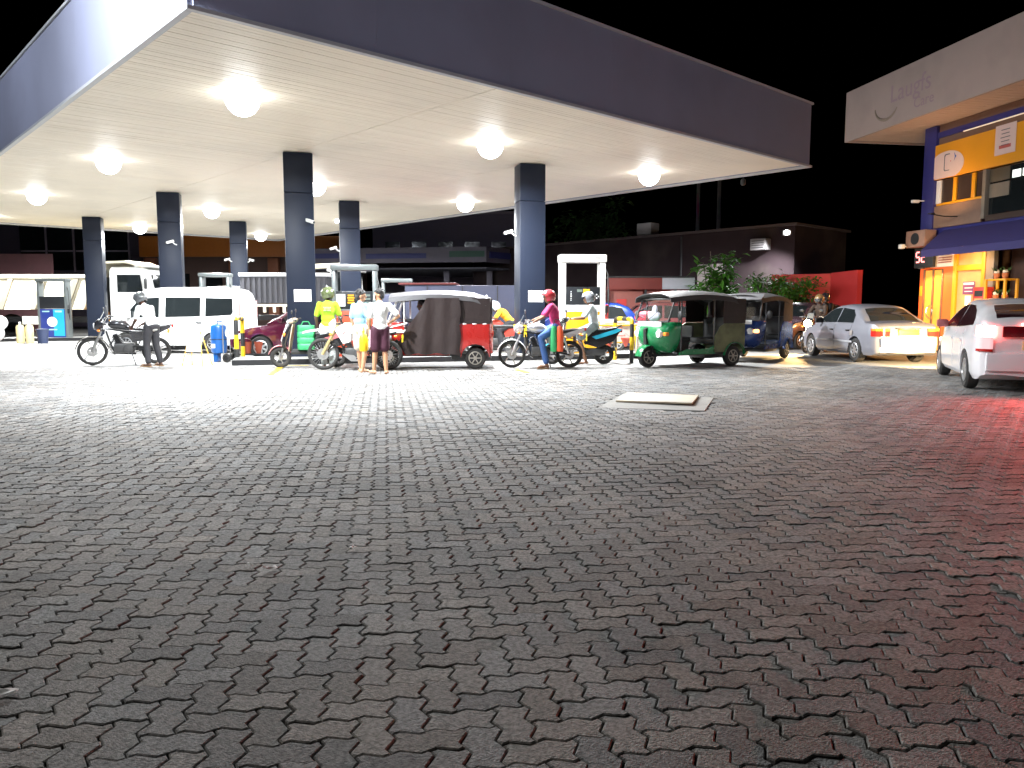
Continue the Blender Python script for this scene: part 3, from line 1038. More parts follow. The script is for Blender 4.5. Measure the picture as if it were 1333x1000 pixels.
# things in and on the shop front
acx = thing('wall_unit', 'rusty brown box unit on the shop corner above the awning', 'wall unit', shop.matrix_world @ V((0, 0, 0)))
def onshop(x, y, z):
    M = MX.Translation(SW) @ MX.Rotation(math.atan2(-.986, .165), 4, 'Z')
    return M @ V((x, y, z))
SYAW = math.atan2(-.986, .165)
acx.location = onshop(.35, -.33, 3.42)
acx.rotation_euler = (0, 0, SYAW)
B('case', mat('rusty_case', (.3, .17, .12), .6, var=.3, scale=5, dirt=.4), (0, 0, 0), (.85, .4, .5), acx, .03)
MB().lathe([(.0, 0), (.18, 0), (.18, -.012), (0, -.012)], (0, -.2, 0), 'Y', 20).build('fan_grille', DARKMET, acx)
br = thing('lamp_bracket', 'white lamp arm sticking out from the shop corner under the box unit', 'wall lamp', onshop(0, -.12, 3.22), SYAW)
MB().tube([(0, 0, 0), (-.05, -.5, 0)], .025).build('arm', CAMW, br)
MB().box((-.05, -.55, 0), (.16, .14, .14), 0, .03).build('head', CAMW, br)
br = thing('security_camera', 'small security camera high on the navy corner pillar of the shop', 'camera', onshop(.1, -.1, 4.6), SYAW, 'security cameras')
MB().tube([(0, 0, 0), (0, -.2, 0)], .018).build('bracket', CAMW, br)
MB().box((-.02, -.28, -.02), (.09, .24, .09), 0, .02).build('body', CAMW, br)
led = thing('price_sign', 'dark led sign with red digits beyond the shop corner', 'led sign', onshop(.38, -.24, 2.86), SYAW)
B('panel', BLACKPL, (0, .06, 0), (.85, .1, .62), led, .03)
LEDM = mat('led_pink_red', (1, .3, .3), .5, emit=(1, .25, .25), estr=2.5)
def seg(digit, x, z, h, mb):
    W = h * .5
    S = {'a': ((0, h / 2), 1), 'g': ((0, 0), 1), 'd': ((0, -h / 2), 1), 'f': ((-W / 2, h / 4), 0), 'b': ((W / 2, h / 4), 0), 'e': ((-W / 2, -h / 4), 0), 'c': ((W / 2, -h / 4), 0)}
    for k in {'5': 'afgcd', '2': 'abged', '1': 'b'}[digit]:
        (dx, dz), hor = S[k]
        mb.box((x + dx, 0, z + dz), (W * .85, .012, h * .14) if hor else (h * .14, .012, h * .42))
for k, dg in enumerate('521'):
    s_ = MB()
    seg(dg, -.24 + k * .24, .02, .3, s_)
    s_.build('digit', LEDM, led, 0)
# stock outside the shop
cb = thing('display_case', 'yellow framed display case of potted plants at the shop front', 'display case', onshop(3.5, -.25, 0), SYAW)
for x in (-.33, .33):
    for y in (-.18, .18): B('post', YFR, (x, y, 1.05), (.06, .06, 2.1), cb, .006)
for z in (1.5, 2.08): B('shelf', YFR, (0, 0, z), (.6, .3, .05), cb, .004)
B('lower_panel', ORANGE, (0, 0, .75), (.58, .28, 1.4), cb)
rb = thing('red_cabinet', 'small red cabinet with a slot beside the display case', 'cabinet', onshop(2.95, -.3, 0), SYAW)
B('body', mat('cabinet_red', (.6, .04, .03), .4), (0, 0, .95), (.4, .3, 1.9), rb, .01)
B('slot', BLACKPL, (0, -.152, 1.72), (.3, .004, .16), rb)
B('panel', mat('panel_buff', (.5, .3, .12), .5), (0, -.152, 1.45), (.3, .004, .28), rb)
TERRA = mat('terracotta', (.5, .15, .05), .7)
LEAFD = mat('leaf_dark', (.03, .07, .015), .65, var=.4, spec=.2)
for k, (x, z, nm) in enumerate(((3.33, 2.105, 'left potted plant on top of the yellow display case'), (3.62, 2.105, 'right potted plant on top of the yellow display case'), (3.33, 1.525, 'left potted plant inside the yellow display case'), (3.64, 1.525, 'right potted plant inside the yellow display case'))):
    t = thing('potted_plant', nm, 'potted plant', onshop(x, -.25, z), SYAW, 'potted plants at the shop front')
    MB().lathe([(0, 0), (.06, 0), (.085, .15), (.07, .15), (.065, .12), (0, .12)], n=14).build('pot', TERRA, t)
    MB().ball((0, 0, .19), (.07, .07, .06), 8, 5).build('blossom', mat('pale_petals', (.8, .7, .55), .6), t)
    s_ = MB()
    rr = random.Random(k)
    for j in range(14):
        a = rr.uniform(0, 6.28); e = rr.uniform(.05, .16)
        s_.add([(0, 0, .14), (math.cos(a) * e * .6 + .02, math.sin(a) * e * .6, .22), (math.cos(a) * e, math.sin(a) * e, .25 + rr.uniform(0, .1)), (math.cos(a) * e * .6 - .02, math.sin(a) * e * .6, .24)], [(0, 1, 2, 3)])
    s_.build('leaves', LEAFD, t, 0)
# shop lamps: in the doorway, under the awning and up under the roof slab
lamp('doorway_lamp', 'AREA', onshop(.6, -.45, 2.45), 95, (1, .5, .15), .3, target=onshop(.9, -1.2, .0))
lamp('awning_lamp', 'AREA', onshop(2.3, -.62, 2.9), 30, (1, .55, .22), .4, target=onshop(2.3, .1, 1.2))
lamp('roof_lamp', 'AREA', onshop(1.5, -.9, 4.1), 26, (1, .6, .3), .3, target=onshop(1.2, -.5, 6.8))
for x, y, z, nm, s in ((.6, -.45, 2.5, 'lit warm doorway lamp over the glass door', .1), (2.3, -.62, 2.95, 'lit warm lamp under the navy awning', .12), (1.5, -.9, 4.02, 'warm uplighter below the shop roof slab', .1)):
    t = thing('shop_lamp', nm, 'lamp', onshop(x, y, z), SYAW)
    MB().lathe([(0, .03), (s, .03), (s, 0.006), (0, .006)], n=14).build('housing', DARKMET, t)
    if z > 4:
        MB().tube([(0, 0, 0), (0, .4, -.05), (0, .86, -.05)], .015).build('arm', DARKMET, t)

# ------------------------------------------------------------------ buildings behind
def facing(p, q):
    return math.atan2(q.y - p.y, q.x - p.x)
# long rendered building with a floodlight at its corner
CB = thing('concrete_building', 'long dim concrete building with a floodlit corner behind the parked three-wheelers', 'building', (12.35, 34.2, 0), math.atan2(CV.y, CV.x))
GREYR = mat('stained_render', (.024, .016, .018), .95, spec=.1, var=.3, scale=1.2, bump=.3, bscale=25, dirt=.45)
# local x runs back along the wall, local y points to the viewer's left front
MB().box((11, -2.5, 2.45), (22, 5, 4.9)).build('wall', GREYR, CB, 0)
MB().box((11, -2.5, 4.96), (22.3, 5.3, .1)).build('coping', mat('coping_dark', (.05, .035, .035), .9), CB, 0)
MB().box((1.5, .25, 4.15), (.75, .5, .5), 0, .03).build('air_conditioner', mat('pale_unit', (.16, .15, .15), .6), CB)
for z in (4.0, 4.1, 4.2, 4.3): B('louvre', DARKMET, (1.5, .505, z), (.6, .012, .03), CB)
MB().box((8.3, -.4, 5.35), (.9, .7, .6), 0, .02).build('roof_tank', mat('pale_unit', (.16, .15, .15), .6), CB)
B('wall_patch', mat('patch_pale', (.3, .26, .25), .8), (4.2, .012, 2.6), (1.5, .02, 1.6), CB)
MB().tube([(5.9, .03, 0), (5.9, .03, 4.8)], .05).build('downpipe', DARKMET, CB)
fl = far(1024, 303, 33.9)
t = thing('wall_floodlight', 'bright lit floodlight at the top corner of the concrete building', 'light', fl)
B('housing', HOUSE, (0, 0, 0), (.3, .18, .22), t, .03)
MB().ball((-.03, -.1, 0), (.13, .05, .1), 14, 8).build('lens', mat('flood_lens', (1, 1, 1), .4, emit=(.95, .98, 1), estr=26, var=0), t)
MB().tube([(0, .1, 0), (.05, .4, -.1)], .03).build('bracket', DARKMET, t)
lamp('flood_light', 'SPOT', fl + V((-.25, -.5, .0)), 8500, (.93, .96, 1), .1, target=(9.9, 33.6, 1.5), spot=140, blend=.9)
# red boundary wall with a corner
RW = thing('boundary_wall', 'red painted boundary wall with a corner beyond the motorcycles', 'wall', (12.4, 29.6, 0))
REDW = mat('red_wall_paint', (.5, .03, .03), .6, var=.1, scale=1.5, bump=.15, dirt=.1)
def wall_panel(name, p, q, h0, h1, th, m, par, org):
    p, q = V(p) - V(org), V(q) - V(org)
    d = (q - p).normalized(); s = V((-d.y, d.x, 0)) * th / 2
    vs = []
    for c, h in ((p, h0), (q, h1)):
        for k in (s, -s):
            vs += [(c.x + k.x, c.y + k.y, 0), (c.x + k.x, c.y + k.y, h)]
    MB().add(vs, [(0, 1, 5, 4), (2, 6, 7, 3), (1, 3, 7, 5), (0, 4, 6, 2), (0, 2, 3, 1), (4, 5, 7, 6)]).build(name, m, par, 0)
wall_panel('wall_section', (10.1, 30.3, 0), (12.16, 29.72, 0), 2.6, 2.62, .2, REDW, RW, RW.location)
wall_panel('wall_section', (12.2, 29.6, 0), (12.5, 28.0, 0), 2.64, 2.68, .2, REDW, RW, RW.location)
# kiosk with a two coloured sign band
kx = thing('kiosk', 'low kiosk with a red and white sign band behind the yellow pump', 'kiosk', (5.6, 31.5, 0), R(-3))
KB = mat('kiosk_red_brown', (.2, .035, .028), .6, var=.1)  # red-brown, with the red light on the kiosk mixed into the colour
KW = mat('kiosk_white', (.4, .4, .44), .5, var=.05)
B('back_wall', KB, (0, .9, 1.1), (3.4, .1, 2.2), kx)
B('sign_band', KB, (-.65, -.1, 2.3), (2.2, .1, .46), kx, .01)
B('sign_band', KW, (1.1, -.1, 2.3), (1.29, .1, .46), kx, .01)
B('roof', DARKMET, (0, .45, 2.56), (3.5, 1.3, .06), kx)
for x in (-1.7, -.2, 1.0, 1.68): B('post', DARKMET, (x, -.05, 1.03), (.09, .09, 2.06), kx)
for k in range(2): B('shutter', mat('shutter_dull_red', (.32, .1, .08), .6, var=.15), (-.95 + k * 1.36, .1, 1.35 + 0 * k), (1.3 - .2 * k, .05, 1.3), kx, .01)
B('red_panel', mat('panel_red', (.6, .04, .03), .5), (-1.15, .06, 1.5), (.4, .02, .35), kx)
B('counter', KB, (0, .1, .35), (3.3, .5, .7), kx, .01)

# neighbouring station roof, dim, with a striped edge that turns a corner
NBW = mat('neighbour_fascia', (.1, .09, .12), .55, var=.1, dirt=.2)
NBB = mat('neighbour_blue', (.03, .035, .14), .5)
NBG = mat('neighbour_green', (.02, .07, .05), .5)
nb = thing('neighbour_station', 'dim neighbouring station roof with blue and green fascia stripes', 'station roof', (-1.5, 46, 0))
def fasc(p, q, z0, z1, name, m, off):
    p, q = V(p), V(q)
    d = (q - p).normalized(); s = V((d.y, -d.x, 0)) * off
    c = (p + q) / 2 + s
    MB().box((c.x, c.y, (z0 + z1) / 2), ((q - p).length, .1, z1 - z0), math.atan2(d.y, d.x)).build(name, m, nb, 0)
fasc((-12, 2, 0), (0, 0, 0), 4.0, 4.9, 'fascia', NBW, 0)
fasc((0, 0, 0), (9.5, 12, 0), 4.0, 4.9, 'fascia', NBW, -.1)
fasc((-11.8, 2, 0), (-9, 1.53, 0), 4.3, 4.6, 'stripe', NBB, .055)
fasc((-7.3, 1.25, 0), (-3.6, .62, 0), 4.25, 4.55, 'stripe', NBB, .055)
fasc((-2.2, .4, 0), (-.1, .05, 0), 4.3, 4.65, 'stripe', NBG, .055)
fasc((.2, .2, 0), (9.4, 11.8, 0), 4.25, 4.62, 'stripe', NBB, -.04)
MB().prism([(-12, 2.2), (-.1, .2), (9.3, 12), (-2, 16)], 4.2, 4.3, 'xy').build('roof_deck', ROOFM, nb, 0)
MB().prism([(-12, 2.1), (-.05, .1), (9.4, 11.9), (-2, 16)], 3.62, 3.7, 'xy').build('lower_deck', mat('neighbour_soffit', (.07, .07, .09), .7), nb, 0)
for x, y in ((-2.6, 3), (.1, 2.6), (4, 8), (-9, 4)): B('post', NBW, (x, y, 1.8), (.35, .35, 3.6), nb, .02)
dk = thing('back_building', 'dark block standing behind the neighbouring station roof', 'building', (-5, 62, 0))
B('wall', mat('dusk_wall', (.07, .055, .08), .8, var=.15, dirt=.3), (0, 0, 4), (11, 6, 8.6), dk)
B('parapet', mat('dusk_trim', (.12, .1, .12), .8), (0, 0, 8.4), (11.3, 6.3, .2), dk)
for k in range(5): B('window', DARKGLASS, (-4 + k * 2, -3.02, 5.6), (1.1, .06, 1.3), dk)
# building on the left with an orange fascia
ob = thing('orange_fascia_building', 'building with a dull orange fascia far behind the dump truck', 'building', (-17.5, 52, 0))
B('body', mat('umber_wall', (.1, .06, .05), .8), (0, 2.5, 2.4), (14, 4, 4.8), ob)
B('fascia', mat('fascia_dull_orange', (.45, .14, .02), .5, var=.1), (0, -.1, 5.35), (14.4, .2, 1.35), ob, .02)
for x in (-6.6, -1, 1.6, 6.6): B('pillar', mat('pillar_brown', (.28, .1, .05), .6), (x, .15, 2.3), (.7, .5, 4.6), ob, .02)
for x in (-5, -2.8, 3, 5): B('window', DARKGLASS, (x, .47, 2.6), (1.6, .06, 2), ob)
lb = thing('lattice_building', 'dark block with a grid of window mullions at the far left', 'building', (-32, 54, 0))
B('wall', mat('dusk_wall', (.07, .055, .08), .8), (0, 1.5, 4), (13, 3, 8), lb)
for k in range(4):
    wd = B('window', DARKGLASS, (-1 + k * 1.9, -.03, 5.5), (1.8, .06, 3.2), lb)
    B('mullion', mat('mullion_dim', (.28, .22, .26), .6), (-1 + k * 1.9 + .9, -.08, 5.5), (.1, .06, 3.4), wd)
    B('rail', mat('mullion_dim', (.28, .22, .26), .6), (-1 + k * 1.9, -.08, 5.2), (1.7, .06, .1), wd)
pw = thing('pink_hoarding', 'dull pink hoarding wall above the dump truck bed at the left', 'wall', (-27.5, 42, 0))
B('panel', mat('hoarding_pink', (.2, .09, .1), .7, var=.1, dirt=.25), (0, 0, 2.1), (5.6, .12, 4.2), pw, .01)
for x in (-2.5, 2.5): B('post', DARKMET, (x, .12, 2.0), (.12, .12, 4.0), pw)
# poles behind the canopy
for px, h_, nm in ((908, 11, 'left one of two thin dark poles behind the concrete building'), (935, 12, 'right one of two thin dark poles behind the concrete building')):
    p = far(px, 300, 48)
    t = thing('utility_pole', nm, 'pole', (p.x, 48, 0))
    MB().tube([(0, 0, 0), (0, 0, h_)], [.16, .1]).build('shaft', mat('pole_grey', (.035, .03, .03), .9), t)
    B('cross_arm', DARKMET, (0, -.1, h_ - .7), (1.6, .1, .12), t)
# added street lamps out of view, posts for the lights on fascias and paving
t = thing('unseen_street_lamp', 'tall street lamp added out of view left of the canopy', 'street lamp', (-9.6, 5.2, 0), 0, 'added street lamps')
MB().tube([(0, 0, 0), (0, 0, 7.6), (.3, .25, 8.3), (1.2, .9, 8.5), (2.4, 1.8, 8.42)], [.1, .07, .06, .05, .05]).build('pole', mat('galvanised', (.4, .4, .42), .4, .7), t)
B('head', DARKMET, (2.4, 1.8, 8.4), (.5, .25, .12), t, .03)
B('lower_head', DARKMET, (1.2, -.6, 8.45), (.5, .25, .12), t, .03)  # second head, added for the light on the near paving
for x, y, rz, nm in ((-16.0, 9.2, 0, 'second added street lamp out of view beside the side fascia'), (-6.4, -10.8, 0, 'added street lamp out of view behind, facing the forecourt')):
    c = copy_tree(t)
    c.location = (x, y, 0)
    c['label'] = nm

# ------------------------------------------------------------------ plants
BARK = mat('bark', (.08, .06, .045), .9, bump=.4)
LEAFG = mat('leaf_green', (.05, .15, .015), .65, var=.5, scale=2, spec=.2)
LEAFG.node_tree.nodes['Principled BSDF'].inputs['Subsurface Weight'].default_value = 0
def leaf(mb, p, d, L, W, droop):
    d = V(d).normalized()
    s = d.cross(V((0, 0, 1)))
    s = s.normalized() if s.length > .01 else V((1, 0, 0))
    a = p + d * L * .5 + V((0, 0, -droop * .3 * L))
    e = p + d * L + V((0, 0, -droop * L))
    up = V((0, 0, .06 * L))
    mb.add([p, a + s * W / 2 + up, e, a - s * W / 2 + up, a], [(0, 1, 4), (1, 2, 4), (4, 2, 3), (0, 4, 3)])
def bush(name, label, cat, loc, h, r, n, L, W, m, stems=5, seed=1, low=.15):
    rr = random.Random(seed)
    t = thing(name, label, cat, loc)
    tr, lf = MB(), MB()
    per = max(1, n // (stems * 5))
    for s in range(stems):
        a = rr.uniform(0, 6.28)
        top = V((math.cos(a) * r * rr.uniform(.2, .8), math.sin(a) * r * rr.uniform(.2, .8), h * rr.uniform(.65, .95)))
        pts = [V((0, 0, 0)) + V((rr.uniform(-.1, .1), rr.uniform(-.1, .1), 0)), top * .5 + V((rr.uniform(-.1, .1), rr.uniform(-.1, .1), h * .08)), top]
        tr.tube(pts, [.045, .03, .012], 6)
        for k in range(5):
            f = low + (1 - low) * (k + .5) / 5
            c = pts[0].lerp(pts[1], f * 2) if f < .5 else pts[1].lerp(pts[2], f * 2 - 1)
            b = c + V((rr.uniform(-1, 1), rr.uniform(-1, 1), rr.uniform(-.2, .6))) * r * .5
            tr.tube([c, b], [.018, .006], 5)
            for q in range(per):
                a2 = rr.uniform(0, 6.28)
                p = c.lerp(b, rr.uniform(.3, 1.1)) + V((rr.gauss(0, .12), rr.gauss(0, .12), rr.gauss(0, .1))) * r
                leaf(lf, p, (math.cos(a2), math.sin(a2), rr.uniform(-.3, .9)), L * rr.uniform(.6, 1.3), W * rr.uniform(.7, 1.2), rr.uniform(0, .7))
    tr.build('trunk', BARK, t)
    lf.build('crown', m, t, 0)
    return t
p = far(932, 400, 30.3)
bush('broadleaf_plant', 'tall broad-leaved plant in front of the dim concrete wall', 'plant', (p.x, 30.3, 0), 3.9, .95, 800, .42, .17, LEAFG, 7, 11, .3)
p = far(1010, 400, 28.6)
bush('round_bush', 'bright green bush below the wall floodlight', 'bush', (p.x, 28.6, 0), 2.95, 1.45, 3600, .26, .11, LEAFG, 9, 12)
bush('dark_bush', 'dark bush against the red boundary wall', 'bush', (10.45, 28.0, 0), 2.0, .9, 800, .22, .09, LEAFD, 7, 13)
p = far(775, 400, 58)
bush('night_tree', 'dark round tree barely seen above the concrete building', 'tree', (p.x, 58, 0), 9.5, 2.6, 1500, .7, .35, LEAFD, 8, 14, .45)
# ------------------------------------------------------------------ wheels
def cwheel(par, x, y, r, wd, rimm, style='alloy', steer=0.0, sp=7):
    """car-type wheel: tyre with its rim as a child, outer face away from the centre line"""
    s = 1 if y > 0 else -1
    w2 = wd / 2
    t = MB().lathe([(r * .6, -w2 * .9), (r * .9, -w2), (r * .985, -w2 * .7), (r, -w2 * .3), (r, w2 * .3), (r * .985, w2 * .7), (r * .9, w2), (r * .6, w2 * .9)], (0, 0, 0), 'Y', 32).build('wheel', TYRE, par)
    t.location = (x, y, r)
    t.rotation_euler = (0, 0, steer)
    f = MB()
    f.lathe([(r * .6, s * w2 * .92), (r * .63, s * (w2 * .98)), (r * .56, s * (w2 + .004)), (r * .53, s * (w2 * .9))], (0, 0, 0), 'Y', 32)
    f.lathe([(0, s * w2 * .98), (r * .16, s * w2 * .98), (r * .18, s * w2 * .8), (0, s * w2 * .8)], (0, 0, 0), 'Y', 16)
    for k in range(sp):
        a = 2 * PI * k / sp
        M = MX.Rotation(-a, 3, 'Y')
        f.box(M @ V((r * .35, s * w2 * .9, 0)), (r * .44, .02, r * (.16 if style == 'alloy' else .1)), 0, .004, M)
    f.build('rim', rimm, t)
    MB().lathe([(0, s * w2 * .91), (r * .55, s * w2 * .91), (r * .55, s * w2 * .82), (0, s * w2 * .82)], (0, 0, 0), 'Y', 24).build('brake_disc', DARKMET, t)
    return t
def mwheel(par, x, r, tw, style, rimm=ALLOY, y=0.0, steer=0.0):
    """motorcycle wheel: round tyre, rim band, cast or wire spokes, hub"""
    t = MB().torus((0, 0, 0), r - tw, tw, 'Y', 40, 10, .95).build('wheel', TYRE, par)
    t.location = (x, y, r)
    t.rotation_euler = (0, 0, steer)
    f = MB()
    ri = r - tw * 1.75
    f.lathe([(ri, -tw * .6), (ri + tw * .5, -tw * .55), (ri + tw * .5, tw * .55), (ri, tw * .6), (ri - .008, 0)], (0, 0, 0), 'Y', 36)
    f.lathe([(.02, -.05), (.045, -.05), (.05, 0), (.045, .05), (.02, .05)], (0, 0, 0), 'Y', 14)
    if style == 'cast':
        for k in range(6):
            a = 2 * PI * k / 6 + .2
            f.tube([(math.cos(a) * .04, .0, math.sin(a) * .04), (math.cos(a + .12) * ri * .6, 0, math.sin(a + .12) * ri * .6), (math.cos(a) * ri, 0, math.sin(a) * ri)], [.016, .012, .016], 6)
    else:
        for k in range(28):
            a = 2 * PI * k / 28
            b = a + (.35 if k % 2 else -.35)
            f.tube([(math.cos(b) * .045, .03 * (1 if k % 4 < 2 else -1), math.sin(b) * .045), (math.cos(a) * ri, 0, math.sin(a) * ri)], .0028, 4)
    f.build('rim', rimm, t)
    MB().lathe([(.05, .045), (ri * .45, .045), (ri * .45, .052), (.05, .052)], (0, 0, 0), 'Y', 24).build('brake_disc', STEEL, t)
    return t

# ------------------------------------------------------------------ cars
def car(name, label, loc, rz, L, W, H, paint, top, wid, roof, wheels, r, side_windows, doors, group='parked cars', belt=.9, roofw=.72, rimm=ALLOY, handle_z=.78, sp=7, floor=.2, archgap=.045, cat='car', glassm=DARKGLASS, steer=0.0, nose_z=.24):
    t = thing(name, label, cat, loc, rz, group)
    hw = W / 2
    xr, xf = wheels
    G = [(0, .93), (.12, .985), (.45, 1.0), (.8, .985), (1, .92)]
    def zl(x):
        z = floor
        for c in (xr, xf):
            d = abs(x - c)
            R_ = r + archgap
            if d < R_:
                z = max(z, r + math.sqrt(R_ * R_ - d * d))
        if x > L / 2 - .25: z = max(z, floor + (nose_z - floor) * (x - (L / 2 - .25)) / .25)
        if x < -L / 2 + .25: z = max(z, floor + (nose_z + .04 - floor) * ((-L / 2 + .25) - x) / .25)
        return z
    def sy(x, z):
        f = max(0, min(1, (z - .2) / max(.05, interp(top, x) - .2)))
        return hw * interp(wid, x) * interp(G, f)
    xs = sorted(set([round(-L / 2 + L * i / 44, 4) for i in range(45)] + [-L / 2 + .02, L / 2 - .02, -L / 2 + .05, L / 2 - .05] + [c + (r + archgap) * math.sin(R(q)) for c in wheels for q in (-89.9, -75, -60, -40, -20, 0, 20, 40, 60, 75, 89.9)]))
    rings = []
    for x in xs:
        tp = interp(top, x)
        lo = min(zl(x), tp - .06)
        half = [(0.0, min(lo, floor + .06) if lo < tp else lo), (hw * interp(wid, x) * .7, lo)]
        for f in (0, .06, .12, .28, .45, .62, .8, .92, 1.0):
            z = max(lo + .001 * f, .2 + f * (tp - .2))
            half.append((sy(x, z), z))
        half += [(sy(x, tp) * .9, tp + .012), (sy(x, tp) * .5, tp + .028), (0.0, tp + .034)]
        ring = [V((x, y, z)) for y, z in half] + [V((x, -y, z)) for y, z in half[-2:0:-1]]
        rings.append(ring)
    MB().loft(rings).build('body', paint, t, 40)
    x0, x1 = roof[0][0], roof[-1][0]
    def gy(x, z):
        b = hw * interp(wid, x) * .93
        f = (z - belt) / (H - belt)
        return b + (hw * roofw - b) * max(-.2, f) ** 1.0 if f > 0 else b
    rings = []
    n = 30
    for i in range(n + 1):
        x = x0 + (x1 - x0) * i / n
        tp = interp(top, x) - .03
        z = max(interp(roof, x), tp + .02)
        d = z - tp
        half = [(gy(x, tp), tp), (gy(x, tp + d * .5), tp + d * .5), (gy(x, z - min(.09, d * .3)), z - min(.09, d * .3)), (gy(x, z) - .02, z - .03 * min(1, d / .2)), (gy(x, z) - .09, z + .0), (gy(x, z) * .5, z + .022), (0, z + .028)]
        rings.append([V((x, y, q)) for y, q in half] + [V((x, -y, q)) for y, q in half[-2::-1]])
    MB().loft(rings).build('roof', paint, t, 40)
    # glass
    def pane(name_, a, b, m, kmin=.1):
        gr = []
        for i in range(9):
            x = a + (b - a) * i / 8
            z = interp(roof, x)
            k = gy(x, z) - kmin
            slope = (interp(roof, x + .02) - interp(roof, x - .02)) / .04
            nn = V((-slope, 0, 1)).normalized()
            gr.append([V((x, k * q, z + .026 * (1 - q * q))) + nn * .007 for q in (-1, -.75, -.5, -.25, 0, .25, .5, .75, 1)])
        return MB().sheet(gr, .006).build(name_, m, t)
    for s in (1, -1):
        for poly in side_windows:
            vs = [(x, s * (gy(x, z) + .007), z) for x, z in poly] + [(x, s * (gy(x, z) - .02), z) for x, z in poly]
            m = len(poly)
            MB().add(vs, [list(range(m)), list(range(m, 2 * m))] + [(i, (i + 1) % m, m + (i + 1) % m, m + i) for i in range(m)]).build('side_window', glassm, t, 0)
        for (a, b, z0, z1) in doors:
            gr = []
            for i in range(7):
                x = a + (b - a) * i / 6
                row = []
                for j in range(6):
                    lo = max(z0, zl(x) + .03)
                    z = lo + (min(z1, interp(top, x) - .02) - lo) * j / 5
                    row.append((x, s * (sy(x, z) + .004), z))
                gr.append(row)
            dd = MB().sheet(gr, .006).build('door', paint, t)
            MB().box((a + .12, s * (sy(a + .12, handle_z) + .018), handle_z), (.17, .03, .035), 0, .01).build('handle', paint if name == 'hatchback' else DARKMET, dd)
    for x in wheels:
        for y in (1, -1):
            cwheel(t, x, y * (hw - .11), r, .19, rimm, 'alloy', steer if x == xf else 0, sp)
    return t, sy, gy, pane

def ribbon(path, z0, z1, th, name, m, par, zs=None):
    """a strip that wraps round a corner: path of (x, y), outside on the right of travel"""
    gr = [[(x, y, z0 + (z1 - z0) * j / 3) for j in range(4)] for x, y in path]
    return MB().sheet(gr, th).build(name, m, par)
def wrap(sy, L, rear, za, zb, back_y, fwd, s, out=.012):
    """corner path from the end face round to the flank at the height of a lamp"""
    z = (za + zb) / 2
    pts = []
    xe = -L / 2 if rear else L / 2
    d = 1 if rear else -1
    ye = sy(xe, z)
    for k in range(4):
        pts.append((xe - d * out, s * (back_y + (ye - back_y) * k / 3)))
    for k in range(1, 9):
        x = xe + d * fwd * (k / 8) ** 1.5
        pts.append((x - d * out * (1 - k / 8), s * (sy(x, z) + out)))
    return pts

# ---- silver saloon, lights of the car behind full on its tail
SILV = mat('silver_car_paint', (.2, .2, .225), .38, .2, var=.01, coat=.5, rvar=.01)
L_, W_ = 4.25, 1.68
sedan_top = [(-2.125, .66), (-2.07, .88), (-1.9, .955), (-1.35, .965), (.6, .93), (.85, .915), (1.5, .82), (1.95, .72), (2.09, .6), (2.125, .5)]
sedan_wid = [(-2.125, .80), (-2.06, .9), (-1.85, .965), (-1.2, 1), (1.2, 1), (1.7, .96), (1.98, .86), (2.09, .74), (2.125, .66)]
sedan_roof = [(-1.62, .96), (-1.2, 1.18), (-.9, 1.34), (-.6, 1.385), (-.1, 1.41), (.2, 1.39), (.45, 1.31), (.95, 1.04), (1.12, .93)]
sw_ = [[(-1.0, .97), (-.95, 1.15), (-.75, 1.29), (-.18, 1.335), (-.16, .97)], [(-.1, .97), (-.12, 1.335), (.2, 1.32), (.42, 1.25), (.85, .99), (.85, .965)]]
t, sy, gy, pane = car('saloon_car', 'silver saloon with yellow number plate seen from behind near the shop', (9.2, 20.3, 0), R(93), L_, W_, 1.4, SILV, sedan_top, sedan_wid, sedan_roof, (-1.2, 1.26), .3,
                     sw_, [(-.98, -.15, .26, .95), (-.11, .86, .26, .94)], belt=.95, roofw=.68)
pane('rear_window', -1.52, -.98, DARKGLASS, .14)
pane('windscreen', .5, 1.0, DARKGLASS, .1)
for s in (1, -1):
    ribbon(wrap(sy, L_, True, .68, .86, .46, .2, s), .66, .84, .03, 'tail_light', LENSR, t)
    ribbon(wrap(sy, L_, True, .68, .86, .46, .17, s, .022), .79, .845, .03, 'indicator', LENSO, t)
    ribbon(wrap(sy, L_, False, .55, .66, .4, .22, s), .52, .65, .03, 'headlight', LENSW, t)
    MB().box((.72, s * (gy(.72, .97) + .09), 1.0), (.1, .2, .13), 0, .03).build('mirror', BLACKPL, t)
    MB().box((-.1, s * (sy(-.1, .52) + .006), .5), (2.0, .02, .05), 0, .008).build('side_moulding', mat('moulding_grey', (.3, .3, .31), .5), t)
MB().box((-2.135, 0, .52), (.09, 1.36, .22), 0, .04).build('bumper', SILV, t)
pl = MB().box((-2.15, 0, .76), (.02, .5, .13), 0, .006).build('number_plate', mat('plate_yellow', (.85, .6, .02), .45), t)
MB().box((-2.135, 0, .85), (.03, .6, .03)).build('garnish', CHROME, t)
MB().box((-1.05, .845, .72), (.12, .012, .13), 0, .005).build('fuel_flap', mat('flap_warm_grey', (.25, .22, .2), .4), t)  # flap a warmer grey than the body

